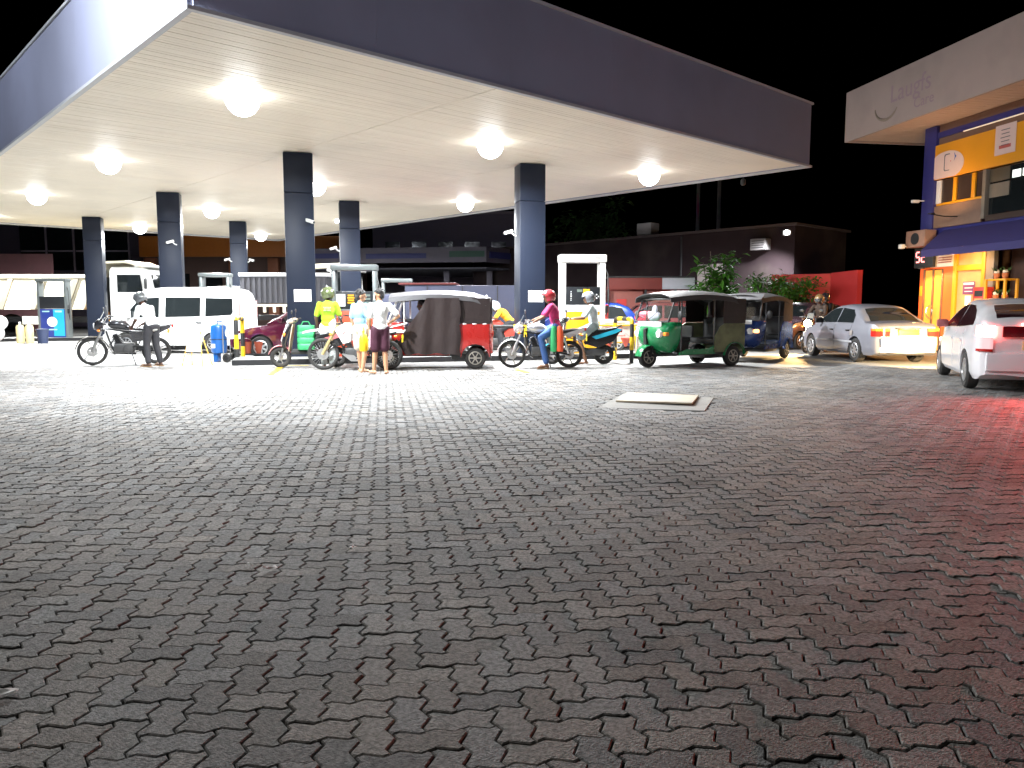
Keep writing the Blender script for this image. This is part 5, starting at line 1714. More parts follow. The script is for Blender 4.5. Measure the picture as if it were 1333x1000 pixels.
motorcycle('white and red trail motorcycle in front of the red three-wheeler', DBK, R(180), 'trail', MWHITE, MWHITE, MWHITE, 'wire', lean=R(-3))
FM = (9.16, 23.32, 0)
motorcycle('motorcycle with its headlight on carrying two helmeted riders', FM, R(225), 'road', ORED, BLKSIL, BLACKPT, lit=True)
hm = MX.Translation(FM) @ MX.Rotation(R(225), 4, 'Z')
lamp('moto_beam', 'SPOT', hm @ V((.68, 0, .87)), 1500, (1, .62, .25), .06, target=hm @ V((2.6, .3, 0)), spot=80, blend=.8)
BKR = (-.35, 21.9, 0)
motorcycle('dark red motorcycle of the crouching rider behind the yellow rail', BKR, R(180), 'road', ORED, ORED, BLACKPT)
# trail bike print on the tank shroud
tb = bpy.data.objects['motorcycle.002']
s_ = MB()
for x in (.2, .27): s_.tube([(x - .035, .176, .8), (x, .176, .84), (x + .03, .176, .8), (x, .176, .76)], .008, 5, True)
s_.build('red_print', mat('print_red', (.6, .05, .05), .5), tb, 0)

def scooter(label, loc, rz, main, accent, shield, lean=0.0, tailc=None):
    t = thing('scooter', label, 'scooter', loc, rz, 'motorcycles')
    t.rotation_euler = (lean, 0, rz)
    mwheel(t, .62, .235, .05, 'cast', ALLOY)
    mwheel(t, -.6, .235, .055, 'cast', ALLOY)
    for s in (1, -1):
        MB().tube([(.62, s * .075, .235), (.5, s * .07, .6)], .022, 8).build('fork', STEEL, t)
    arc_strip(MB(), (.62, 0, .235), .275, 15, 160, .15).build('front_mudguard', accent, t)
    # front apron and leg shield
    rings = []
    for z, x, hw, d in ((.42, .5, .1, .08), (.55, .5, .19, .1), (.75, .44, .2, .11), (.92, .38, .13, .09), (1.0, .34, .09, .07)):
        rings.append([V((x + d * math.cos(R(a)) * (1 if abs(a) < 91 else .2), hw * math.sin(R(a)), z)) for a in range(-180, 180, 24)])
    MB().loft(rings).build('apron', main, t)
    gr = [[(.42 - .1 * i / 5 - .03 * (1 - q * q), q * (.2 - .03 * abs(i - 2.5)), .38 + .6 * i / 5) for q in (-1, -.5, 0, .5, 1)] for i in range(6)]
    MB().sheet(gr, .02).build('leg_shield', shield, t)
    MB().prism([(.56, .5), (.6, .62), (.47, .98), (.42, .96)], -.03, .03).build('front_stripe', MWHITE, t)
    oval_loft(MB(), [(.43, 1.02, .05, .04), (.36, 1.04, .15, .07), (.27, 1.06, .13, .06), (.22, 1.07, .06, .03)]).build('handlebar_cowl', shield, t)
    MB().ball((.43, 0, 1.02), (.03, .09, .05)).build('headlight', LENSW, t)
    h_ = MB().tube([(.22, -.33, 1.08), (.3, -.12, 1.07), (.3, .12, 1.07), (.22, .33, 1.08)], .013, 8).build('handlebar', DARKMET, t)
    for s in (1, -1):
        MB().tube([(.21, s * .36, 1.082), (.25, s * .24, 1.078)], .019, 8).build('grip', BLACKPL, h_)
        MB().tube([(.3, s * .2, 1.09), (.3, s * .26, 1.24)], .006, 6).ball((.3, s * .29, 1.26), (.014, .06, .045)).build('mirror', BLACKPL, t)
        MB().ball((.5, s * .17, .76), (.03, .03, .05)).build('indicator', LENSO, t)
        MB().prism([(-.12, .5), (-.2, .74), (-.85, .86), (-.98, .8), (-.8, .55), (-.45, .4)], s * .13, s * .19).build('rear_panel', main, t)
        MB().prism([(-.3, .66), (-.9, .85), (-1.02, .83), (-.85, .74), (-.4, .6)], s * .185, s * .205).build('side_stripe', accent, t)
    MB().box((.1, 0, .36), (.55, .34, .09), 0, .03).build('floorboard', BLACKPL, t)
    oval_loft(MB(), [(-.12, .76, .08, .04), (-.3, .77, .14, .055), (-.65, .81, .14, .055), (-.9, .86, .08, .03)]).build('seat', SEATV, t)
    oval_loft(MB(), [(-.15, .6, .12, .14), (-.5, .64, .14, .14), (-.9, .78, .1, .06)]).build('body', BLACKPT, t)
    MB().box((-1.0, 0, .8), (.05, .16, .08), 0, .015).build('tail_light', LENSR, t)
    MB().box((-.35, .06, .3), (.55, .14, .18), 0, .05).build('engine', ENGINE, t)
    MB().tube([(-.3, -.17, .3), (-.88, -.19, .36)], [.05, .055], 10).build('exhaust', DARKMET, t)
    MB().tube([(-.75, -.1, .8), (-1.0, -.1, .92), (-1.0, .1, .92), (-.75, .1, .8)], .014, 8).build('grab_rail', DARKMET, t)
    arc_strip(MB(), (-.6, 0, .235), .3, 80, 190, .15).build('rear_mudguard', BLACKPL, t)
    return t
S1 = (-4.56, 17.35, 0)
scooter('black scooter with a tan leg shield and a green bag on its floor', S1, R(187), BLACKPT, mat('scooter_pink_red', (.45, .12, .13), .35, coat=.5), mat('scooter_tan', (.42, .33, .24), .4, coat=.3), R(-3))
S2 = (1.58, 18.35, 0)
scooter('black scooter with a cyan stripe under the rider in the pale shirt', S2, R(178), BLACKPT, mat('scooter_cyan', (.02, .42, .6), .35, coat=.5), BLACKPT)
# green bag hung on the scooter, quilted in bulging tiers
GB = thing('delivery_bag', 'green quilted bag sitting on the floor of the tan-shielded scooter', 'bag', (S1[0] - .02, S1[1] - .12, .41), R(187))
BAGG = mat('bag_green', (.03, .28, .1), .5, var=.15, bump=.3, bscale=25)
for k in range(4):
    s_ = MB()
    rings = []
    for z, g_ in ((0, .95), (.02, 1), (.11, 1.01), (.136, .94)):
        rings.append([V((.19 * g_ * math.copysign(abs(math.cos(a)) ** .5, math.cos(a)), .16 * g_ * math.copysign(abs(math.sin(a)) ** .5, math.sin(a)), k * .135 + z)) for a in [2 * PI * q / 20 for q in range(20)]])
    s_.loft(rings)
    s_.build('tier', BAGG, GB)
MB().tube([(.1, .05, .54), (.06, .05, .62), (-.06, .05, .62), (-.1, .05, .54)], .012, 6).build('handle', BAGG, GB)

# ------------------------------------------------------------------ three-wheelers (x forward)
def three_wheeler(label, loc, rz, paint, roofm, rearm, curtainm, tubm, rimm, trim, side_curtain=False, steer=0.0, visor=None, plate=True, lit=False):
    t = thing('three_wheeler', label, 'three-wheeler', loc, rz, 'three-wheelers')
    RW_ = .235
    cwheel(t, 1.0, .0001, RW_, .12, rimm, 'steel', steer, 6)
    for s in (1, -1): cwheel(t, -1.0, s * .56, RW_, .13, rimm, 'steel', 0, 6)
    # front cowl
    rings = []
    for z, xb, a, w_ in ((.33, .60, .16, .36), (.4, .58, .3, .46), (.55, .56, .46, .54), (.72, .55, .52, .59), (.88, .54, .5, .61), (.98, .54, .44, .615), (1.02, .54, .41, .6)):
        ring = []
        for k in range(25):
            q = R(-90 + 180 * k / 24)
            c, s_ = math.cos(q), math.sin(q)
            ring.append(V((xb + a * abs(c) ** .75, w_ * math.copysign(abs(s_) ** .8, s_), z)))
        rings.append(ring)
    MB().loft(rings).build('front_cowl', paint, t)
    arc_strip(MB(), (1.0, 0, RW_), .29, 5, 168, .22, .012, 14, .03).build('front_mudguard', paint, t)
    MB().tube([(1.0, .09, RW_), (.93, .1, .5), (.9, .05, .62)], .03, 8).build('front_fork', DARKMET, t)
    MB().prism([(1.08, .5), (1.1, .86), (1.03, .9), (.98, .5)], -.045, .045).build('front_trim', BLACKPL, t)
    for s in (1, -1):
        MB().lathe([(0, .03), (.075, .02), (.085, -.02), (.085, -.06), (0, -.06)], (1.0, s * .37, .76), 'X', 18).build('headlight', LENSW, t)
        MB().box((.9, s * .5, .76), (.1, .12, .085), 0, .025).build('indicator', mat('lit_indicator', (1, .4, .1), .3, emit=(1, .4, .12), estr=6) if lit else LENSO, t)
        MB().tube([(.62, s * .6, 1.1), (.7, s * .72, 1.14)], .01, 6).ball((.72, s * .75, 1.17), (.03, .075, .1)).build('mirror', BLACKPL, t)
    # windscreen
    def wsp(q, f):
        x = .9 - .2 * f + .07 * (1 - q * q)
        return V((x, q * (.575 - .02 * f), 1.03 + .5 * f))
    fr_ = MB().tube([wsp(-1, 0), wsp(-.5, 0), wsp(0, 0), wsp(.5, 0), wsp(1, 0), wsp(1, .5), wsp(1, 1), wsp(.5, 1), wsp(0, 1), wsp(-.5, 1), wsp(-1, 1), wsp(-1, .5)], .022, 8, True)
    fr_.build('windscreen_frame', trim, t)
    MB().sheet([[wsp(q, f) for q in (-.97, -.6, -.2, .2, .6, .97)] for f in (.03, .35, .7, .97)], .005).build('windscreen', CLEARGLASS, t)
    MB().tube([wsp(-.1, .02) + V((.02, 0, 0)), wsp(.35, .45) + V((.02, 0, 0))], .008, 6).build('wiper', BLACKPL, t)
    if plate:
        MB().sheet([[(.955 + .06 * (1 - q * q) - .0, q * .4, .93 + .1 * f) for q in (-1, -.5, 0, .5, 1)] for f in (0, 1)], .008).build('number_panel', PAPER, t)
    # roof
    gr = []
    for i in range(13):
        f = i / 12
        x = .88 - 2.22 * f
        z0 = 1.55 + .07 * math.sin(PI * min(1, f * 1.1)) - (.1 * max(0, f - .85) / .15)
        hw = .6 + .05 * math.sin(PI * f)
        row = [(x, -hw - .02, z0 - .1)]
        row += [(x, q * hw, z0 + .1 * (1 - abs(q) ** 3)) for q in (-1, -.85, -.55, -.2, .2, .55, .85, 1)]
        row += [(x, hw + .02, z0 - .1)]
        gr.append(row)
    MB().sheet(gr, .018).build('roof_hood', roofm, t)
    if visor:
        gr = [[(.98 - .28 * i / 4 + .05 * (1 - q * q), q * .62, 1.52 + .14 * i / 4 + .012) for q in (-1, -.5, 0, .5, 1)] for i in range(5)]
        MB().sheet(gr, .015).build('visor', visor, t)
    # hoops that carry the roof
    for x in (.55, -.42, -1.25):
        MB().tube([(x, -.6, .4 if x > -1 else .9), (x, -.6, 1.5), (x, -.4, 1.6), (x, .4, 1.6), (x, .6, 1.5), (x, .6, .4 if x > -1 else .9)], .018, 8).build('roof_hoop', trim, t)
    # rear tub with wheel arches
    path = [(-.4, .63), (-.55, .635), (-.68, .64)] + [(-1.0 + .31 * math.sin(R(q)) * -1, .64) for q in (-80, -60, -40, -20, 0, 20, 40, 60, 80)] + [(-1.32, .62), (-1.37, .55), (-1.38, .4), (-1.385, .15)]
    full = [(x, y) for x, y in path] + [(x, -y) for x, y in reversed(path)]
    gr = []
    for x, y in full:
        lo = .34
        if abs(x + 1.0) < .31: lo = max(lo, RW_ + math.sqrt(.31 ** 2 - (x + 1) ** 2) * 1.0)
        hi = .98 if x < -.6 else (.98 - .28 * (x + .6) / .2)
        bulge = .02
        col_ = []
        for j in range(6):
            z = lo + (hi - lo) * j / 5
            b = bulge * math.sin(PI * (z - .3) / .75)
            col_.append((x, y + math.copysign(b, y), z))
        gr.append(col_)
    MB().sheet(gr, .02).build('rear_body', tubm, t)
    for s in (1, -1):
        arc_strip(MB(), (-1.0, s * .655, RW_), .325, 5, 175, .07, .012, 14, .01).build('wheel_arch', paint, t)
        MB().prism([(-.44, .3), (.6, .3), (.6, .36), (.4, .42), (-.3, .42), (-.44, .5)], s * .59, s * .62).build('sill', paint, t)
        MB().box((-1.39, s * .5, .75), (.03, .14, .09), 0, .01).build('tail_light', LENSR, t)
    MB().box((-.35, 0, .31), (1.95, 1.14, .05)).build('floor', BLACKPL, t)
    MB().box((-.95, 0, .56), (.55, 1.14, .14), 0, .05).box((-1.2, 0, .86), (.12, 1.12, .5), 0, .04).build('passenger_seat', SEATV, t)
    MB().box((.12, 0, .62), (.36, .5, .12), 0, .05).box((.12, 0, .45), (.3, .4, .24)).box((-.1, 0, .8), (.07, .5, .26), 0, .03).build('driver_seat', SEATV, t)
    MB().tube([(.72, 0, .5), (.66, 0, 1.0), (.6, -.28, 1.06)], .018, 8).tube([(.66, 0, 1.0), (.6, .28, 1.06)], .018, 8).build('handlebar', DARKMET, t)
    MB().box((-.9, 0, .25), (.9, .5, .16), 0, .04).build('engine', ENGINE, t)
    MB().prism([(-.5, .24), (.9, .24), (.9, .3), (-.5, .3)], -.08, .08).build('spine', DARKMET, t)
    # hood cloth closing the back
    for s in (1, -1):
        gr = [[(-1.34 + .68 * i / 7, s * (.635 + .006 * math.sin(i * 2.4 + j)), .985 + (.56) * j / 4) for j in range(5)] for i in range(8)]
        MB().sheet(gr, .008).build('side_canvas', rearm, t)
    gr = [[(-1.36 - .012 * math.sin(i * 1.7 + j), -.62 + 1.24 * i / 7, .985 + .56 * j / 4) for j in range(5)] for i in range(8)]
    MB().sheet(gr, .008).build('back_canvas', rearm, t)
    if side_curtain:
        # rain curtain drawn back: full height behind, slanting down to the front
        gr = []
        for i in range(22):
            f = i / 21
            x = -.68 + 1.4 * f
            zt = 1.55 if f < .52 else 1.55 - (f - .52) / .48 * 1.05
            zb = .33 + .02 * math.sin(i) + (.1 if f > .9 else 0) - .03 * (f < .1)
            row = []
            for j in range(12):
                g_ = j / 11
                z = zb + (zt - zb) * g_
                y = .7 + .022 * math.sin(i * 1.15 + g_ * 1.4) * (1 - .5 * g_) + .03 * (1 - g_) * math.sin(i * .55)
                row.append((x + .02 * math.sin(j * 1.3 + i * .7), y, z))
            gr.append(row)
        MB().sheet(gr, .006).build('rain_curtain', curtainm, t)
        MB().tube([(.06, .66, 1.52), (.06, .662, 1.3)], .015, 6).build('curtain_strap', PAPER, t)
        for k in range(4): MB().ball((-.55 - k * .22, .655, .985), (.05, .012, .018)).build('canvas_clip', PAPER, t)
    return t
REDT = mat('red_trishaw_paint', (.42, .018, .014), .28, var=.06, coat=.8)
GRNT = mat('green_trishaw_paint', (.01, .2, .065), .26, var=.08, coat=.8)
BLUT = mat('blue_trishaw_paint', (.02, .05, .2), .28, var=.08, coat=.7)
BRNC = mat('brown_canvas', (.036, .025, .024), .5, var=.15, bump=.4, bscale=14, spec=.3)
DKC = mat('black_canvas', (.03, .027, .027), .7, var=.2, bump=.4, bscale=14)
SILC = mat('silver_canvas', (.1, .098, .104), .45, var=.15, bump=.3, bscale=9, dirt=.2)
CAMO = mat('camouflage_vinyl', (.14, .15, .07), .55, var=.85, scale=5, bump=.1)
nt = CAMO.node_tree.nodes
T1 = (-1.82, 17.58, 0)
three_wheeler('red three-wheeler with a brown rain curtain and silver roof', T1, R(181), REDT, SILC, BRNC, BRNC, REDT, GREYRIM, mat('white_trim', (.7, .7, .68), .4), True, plate=False)
T2 = (3.92, 17.85, 0)
three_wheeler('green three-wheeler with a black hood and camouflage rear body', T2, R(209), GRNT, mat('dark_canvas', (.06, .055, .055), .5, bump=.35, bscale=14), BRNC, DKC, CAMO, GREYRIM, mat('black_trim', (.05, .05, .05), .4), visor=None)
T3 = (6.2, 20.15, 0)
three_wheeler('dark blue three-wheeler with a silver visor behind the green one', T3, R(232), BLUT, DKC, DKC, DKC, BLUT, GREYRIM, mat('black_trim', (.05, .05, .05), .4), visor=SILC, lit=True)
# white strip and headlight plate on the red one are hidden; a cloth bundle sits behind the green windscreen
q = MX.Translation(T2) @ MX.Rotation(R(209), 4, 'Z')
t = thing('cloth_bundle', 'white cloth bundle behind the windscreen of the green three-wheeler', 'cloth', q @ V((.72, -.12, 1.03)), R(209))
MB().ball((0, 0, .12), (.12, .2, .13), 10, 7).ball((.03, .06, .27), (.05, .08, .1), 8, 6).build('fold', mat('cloth_white_blue', (.6, .63, .75), .8, var=.2, bump=.5), t)
# red front column parts: small boards on the red three-wheeler
t = bpy.data.objects['three_wheeler']
MB().box((.72, .607, .83), (.5, .012, .08), 0, .004).build('white_strip', PAPER, t)
MB().box((.9, .57, .66), (.16, .03, .14), 0, .01, MX.Rotation(R(-25), 3, 'Z')).build('lamp_box', mat('grey_lens', (.35, .35, .38), .2), t)
# ------------------------------------------------------------------ people (facing +x, left is +y)
def skin_mat(name, c):
    m = mat(name, c, .55, var=.12, scale=9)
    m.node_tree.nodes['Principled BSDF'].inputs['Subsurface Weight'].default_value = .05
    return m
SK1, SK2, SK3 = skin_mat('skin_brown', (.2, .095, .05)), skin_mat('skin_dark', (.1, .05, .032)), skin_mat('skin_tan', (.42, .22, .12))
HAIRM = mat('black_hair', (.012, .011, .011), .5, bump=.6, bscale=90)
def limb(mb, pts, rs, n=10):
    pts = [V(p) for p in pts]
    for (a, b), (ra, rb) in zip(zip(pts, pts[1:]), zip(rs, rs[1:])):
        mb.tube([a, a.lerp(b, .5), b], [ra, (ra + rb) / 2 * 1.02, rb], n)
    for p, r in zip(pts, rs):
        mb.ball(p, r, 10, 7)
STAND = dict(pelvis=(0, 0, .93), chest=(.0, 0, 1.25), neck=(.0, 0, 1.44), head=(.025, 0, 1.585), hd=(1, 0, -.05),
             hipL=(0, .09, .9), kneeL=(.02, .1, .49), ankL=(-.02, .1, .08), toeL=(.15, .13, .025),
             hipR=(0, -.09, .9), kneeR=(.02, -.1, .49), ankR=(-.02, -.1, .08), toeR=(.15, -.13, .025),
             shL=(-.01, .175, 1.385), elL=(-.02, .23, 1.11), wrL=(.05, .235, .87), shR=(-.01, -.175, 1.385), elR=(-.02, -.23, 1.11), wrR=(.05, -.235, .87))
def person(label, loc, rz, pose, skin, top, bottom, legs='trousers', hair=True, helmet=None, visor=None, sandals=None, scale=1.0, mask=False, print_=None, sleeve='short', stripe=None, curly=False, gloves=None, parent_group='people in the forecourt'):
    P = {k: V(v) for k, v in {**STAND, **pose}.items()}
    t = thing('person', label, 'person', loc, rz, parent_group)
    t.scale = (scale,) * 3
    f = P['hd'].normalized()
    side = V((0, 0, 1)).cross(f).normalized()
    up = f.cross(side)
    HM = MX((f, side, up)).transposed()
    b = MB()
    spine = (P['neck'] - P['pelvis']).normalized()
    sh = (P['shL'] - P['shR']).normalized()
    fw = sh.cross(spine).normalized()
    TM = MX((fw, sh, spine)).transposed()
    def torso(mb, g):
        mb.ball(P['pelvis'], (.105 + g, .15 + g, .12 + g), 14, 9, TM)
        mb.ball(P['pelvis'].lerp(P['chest'], .5), (.098 + g, .135 + g, .15 + g), 14, 9, TM)
        mb.ball(P['chest'], (.112 + g, .16 + g, .17 + g), 14, 9, TM)
        mb.ball(P['chest'].lerp(P['neck'], .55), (.085 + g, .15 + g, .09 + g), 14, 9, TM)
    torso(b, 0)
    limb(b, [P['neck'] - spine * .04, P['head'] - up * .05], [.06, .052])
    hc = P['head']
    b.ball(hc + up * .03, (.095, .076, .1), 14, 10, HM)
    b.ball(hc + f * .022 - up * .05, (.066, .056, .065), 12, 8, HM)
    b.ball(hc + f * .1 - up * .012, (.02, .015, .024), 8, 6, HM)
    b.ball(hc + f * .083 - up * .062, (.016, .026, .012), 8, 6, HM)
    b.ball(hc + f * .082 + up * .03, (.016, .05, .012), 8, 6, HM)
    for s in (1, -1):
        b.ball(hc + side * s * .078 - f * .005 - up * .005, (.02, .011, .03), 8, 6, HM)
    for s in 'LR':
        limb(b, [P['hip' + s], P['hip' + s].lerp(P['knee' + s], .5), P['knee' + s], P['knee' + s].lerp(P['ank' + s], .35), P['ank' + s]], [.088, .074, .054, .054, .036])
        a, o = P['ank' + s], P['toe' + s]
        d = (o - a); d.z = 0
        d = d.normalized() if d.length > .01 else V((1, 0, 0))
        FM_ = MX((d, V((-d.y, d.x, 0)), V((0, 0, 1)))).transposed()
        b.ball(V((a.x, a.y, a.z - .042)) - d * .025, (.045, .034, .036), 10, 7, FM_)
        b.ball(a.lerp(o, .55) + V((0, 0, -.012)), (.09, .04, .032), 10, 7, FM_)
        b.ball(o + V((0, 0, .004)) - d * .02, (.05, .044, .022), 10, 7, FM_)
        limb(b, [P['sh' + s], P['el' + s], P['wr' + s]], [.05, .038, .026])
        hd_ = (P['wr' + s] - P['el' + s]).normalized()
        hd_ = P.get('hand' + s, hd_)
        hd_ = V(hd_).normalized()
        hs = hd_.cross(V((0, 0, 1)))
        hs = hs.normalized() if hs.length > .1 else V((0, 1, 0))
        if abs(hd_.z) > .75: hs = V((1, 0, 0)) - hd_ * hd_.x
        hs = hs.normalized()
        hn = hd_.cross(hs).normalized()
        if hn.z > 0: hn = -hn
        PM = MX((hd_, hs, hn)).transposed()
        w_ = P['wr' + s]
        b.ball(w_ + hd_ * .05, (.05, .04, .018), 10, 7, PM)
        for k in range(4):
            base = w_ + hd_ * .085 + hs * (-.031 + .0205 * k)
            L = (.07, .08, .077, .058)[k]
            m1 = base + hd_ * L * .5 + hn * .008
            b.tube([base - hd_ * .02, m1, m1 + hd_ * L * .35 + hn * L * .38], [.0095, .009, .0075], 7)
        sg = -1 if s == 'L' else 1
        b.tube([w_ + hd_ * .025 + hs * sg * .03, w_ + hd_ * .055 + hs * sg * .055 + hn * .008, w_ + hd_ * .085 + hs * sg * .056 + hn * .02], [.013, .011, .009], 7)
    remeshed('body', b, skin, t, .0095, 2)
    # shirt
    c = MB()
    torso(c, .016)
    c.ball(P['pelvis'] + spine * .02 , (.125, .172, .1), 14, 9, TM)
    for s in 'LR':
        e = P['el' + s] if sleeve == 'short' else P['wr' + s]
        if sleeve == 'short':
            limb(c, [P['sh' + s] - (P['sh' + s] - P['chest']).normalized() * .03, P['sh' + s], P['sh' + s].lerp(e, .78)], [.07, .068, .062])
        else:
            limb(c, [P['sh' + s], P['el' + s], P['wr' + s]], [.064, .052, .04])
    limb(c, [P['neck'] - spine * .05, P['neck'] + spine * .005], [.075, .062])
    remeshed('shirt', c, top, t, .016, 2)
    # legs
    c = MB()
    c.ball(P['pelvis'] - spine * .03, (.122, .168, .1), 14, 9, TM)
    for s in 'LR':
        if legs == 'trousers':
            limb(c, [P['hip' + s], P['hip' + s].lerp(P['knee' + s], .5), P['knee' + s], P['ank' + s].lerp(P['knee' + s], .1)], [.108, .095, .078, .068])
        elif legs == 'shorts':
            limb(c, [P['hip' + s], P['hip' + s].lerp(P['knee' + s], .45), P['hip' + s].lerp(P['knee' + s], .88)], [.112, .106, .108])
    remeshed(legs if legs == 'trousers' else 'shorts', c, bottom, t, .016, 2)
    if stripe:
        c = MB()
        s = stripe[0]
        o_ = V((0, (1 if s == 'L' else -1) * .1, 0))
        c.tube([P['hip' + s] + o_ * 1.08 + V((.02, 0, 0)), P['hip' + s].lerp(P['knee' + s], .85) + o_ * 1.05 + V((.02, 0, 0))], .022, 6)
        c.build('stripe', stripe[1], t)
    if sandals:
        c = MB()
        for s in 'LR':
            a, o = P['ank' + s], P['toe' + s]
            d = (o - a); d.z = 0
            d = d.normalized()
            cc = a.lerp(o, .42)
            c.box((cc.x, cc.y, min(a.z - .072, o.z - .018)), (.27, .1, .02), math.atan2(d.y, d.x), .008)
            q2 = a.lerp(o, .7)
            c.tube([q2 + V((-d.y, d.x, 0)) * .045 + V((0, 0, -.01)), q2 + V((0, 0, .03)), q2 - V((-d.y, d.x, 0)) * .045 + V((0, 0, -.01))], .012, 6)
        c.build('sandals', sandals, t)
    eyes = MB()
    for s in (1, -1): eyes.ball(hc + f * .084 + side * s * .032 + up * .012, (.008, .012, .007), 8, 6, HM)
    eyes.build('eyes', BLACKPL, t)
    if helmet:
        c = MB()
        n_, m_ = 22, 14
        gr = []
        for i in range(m_):
            a = R(4 + 130 * i / (m_ - 1))
            row = []
            for k in range(n_ + 1):
                q = R(-180 + 360 * k / n_)
                d = V((math.sin(a) * math.cos(q), math.sin(a) * math.sin(q), math.cos(a)))
                # the opening for the face
                if d.x > .45 and d.z < .22:
                    d = V((.45, math.copysign(.86, d.y if abs(d.y) > .01 else 1), .22)) if d.z > -.1 else V((.4, math.copysign(.88, d.y if abs(d.y) > .01 else 1), max(d.z, -.5)))
                    d.normalize()
                row.append(hc + up * .03 + HM @ V((d.x * .155 - .005, d.y * .135, d.z * .15)))
            gr.append(row)
        c.sheet(gr, .018)
        c.build('helmet', helmet, t)
        gr = []
        for i in range(6):
            e = R(28 - 52 * i / 5)
            gr.append([hc + up * .03 + HM @ V((.15 * math.cos(e) * math.cos(R(q)), .13 * math.cos(e) * math.sin(R(q)), .145 * math.sin(e) + (.0))) for q in range(-72, 73, 18)])
        if visor == 'up':
            gr = [[hc + up * .03 + HM @ V((.152 * math.cos(R(62 - 40 * i / 5)) * math.cos(R(q)), .134 * math.sin(R(q)) * math.cos(R(50 - 40 * i / 5)), .152 * math.sin(R(62 - 40 * i / 5)))) for q in range(-70, 71, 20)] for i in range(6)]
        MB().sheet(gr, .004).build('visor', mat('visor_smoke', (.06, .07, .08), .08, coat=.8) if visor != 'up' else mat('visor_pale', (.45, .48, .5), .1, coat=.8), t)
        MB().tube([hc + HM @ V((.03, .1, -.04)), hc + HM @ V((.04, .04, -.125)), hc + HM @ V((.04, -.04, -.125)), hc + HM @ V((.03, -.1, -.04))], .008, 6).build('chin_strap', BLACKPL, t)
    elif hair:
        c = MB()
        rr = random.Random(len(label))
        c.ball(hc + up * .055 - f * .014, (.1, .084, .088), 14, 10, HM)
        c.ball(hc + up * .0 - f * .05, (.062, .076, .09), 12, 8, HM)
        for k in range(70 if curly else 40):
            th, ph = rr.uniform(0, 6.28), rr.uniform(.0, 1.35)
            d = V((math.sin(ph) * math.cos(th) * .1 - .014, math.sin(ph) * math.sin(th) * .085, math.cos(ph) * .088 + .055))
            c.ball(hc + HM @ d, .022 if curly else .014, 6, 4)
        remeshed('hair', c, HAIRM, t, .009, 1)
    if mask:
        MB().sheet([[hc + HM @ V((.085 + .028 * (1 - q * q) - .01 * abs(j - 1), .066 * q, -.085 + .038 * j)) for q in (-1, -.6, -.2, .2, .6, 1)] for j in range(4)], .005).build('face_mask', mat('mask_cloth', (.5, .52, .55), .7), t)
    if print_:
        c = MB()
        rr = random.Random(9)
        bk = P['chest'] - fw * .137
        for k, (z, wd) in enumerate(((.07, .17), (.035, .14), (.0, .16))):
            for j in range(5):
                c.box(bk + spine * z + sh * (-wd / 2 + wd * (j + .5) / 5) + fw * (.004 * abs(j - 2)), (.03, wd / 5 * .7, .016), 0, 0, TM)
        c.build('back_print', print_, t, 0)
    return t
def cloth(name, c, **k):
    return mat(name, c, .8, var=.14, scale=7, bump=.55, bscale=11, **k)
WHT = cloth('shirt_white', (.74, .74, .72))
# man in white leaning over the black motorcycle
person('person in a white shirt and dark trousers leaning over the black motorcycle', (-8.25, 17.72, 0), R(158), dict(
    pelvis=(-.04, 0, .93), chest=(.1, 0, 1.23), neck=(.2, 0, 1.39), head=(.29, 0, 1.52), hd=(1, .1, -.55),
    shL=(.17, .175, 1.33), shR=(.17, -.175, 1.33), elL=(.2, .25, 1.06), wrL=(.4, .16, .93), elR=(.22, -.24, 1.07), wrR=(.42, -.12, .95),
    kneeL=(.03, .13, .49), ankL=(-.05, .17, .08), toeL=(.12, .2, .025), kneeR=(.0, -.12, .49), ankR=(-.08, -.15, .08), toeR=(.09, -.17, .025)),
    SK2, WHT, cloth('trousers_charcoal', (.025, .024, .028)), helmet=mat('helmet_grey_black', (.08, .085, .09), .2, coat=.8, var=.6, scale=14), sandals=mat('sandal_brown', (.25, .15, .07), .7), visor='up')
# rider in lime standing beside the trail bike, back to the viewer
person('person in a lime green shirt with a patterned helmet standing beside the trail motorcycle', (-4.1, 17.28, 0), R(97), dict(
    hd=(.55, .85, -.15), elL=(-.03, .25, 1.1), wrL=(.08, .25, .9), elR=(.04, -.25, 1.12), wrR=(.22, -.27, 1.0),
    ankL=(-.02, .1, .08), ankR=(-.02, -.06, .08), toeL=(.15, .13, .025), toeR=(.15, -.08, .025)),
    SK2, cloth('shirt_lime', (.28, .5, .015)), cloth('trousers_pale_grey', (.42, .45, .44)), helmet=mat('helmet_black_lime', (.09, .11, .05), .2, coat=.8, var=.8, scale=9), sandals=mat('sandal_pale', (.55, .5, .42), .7),
    print_=mat('shirt_print_pale', (.65, .8, .45), .7), scale=1.02)
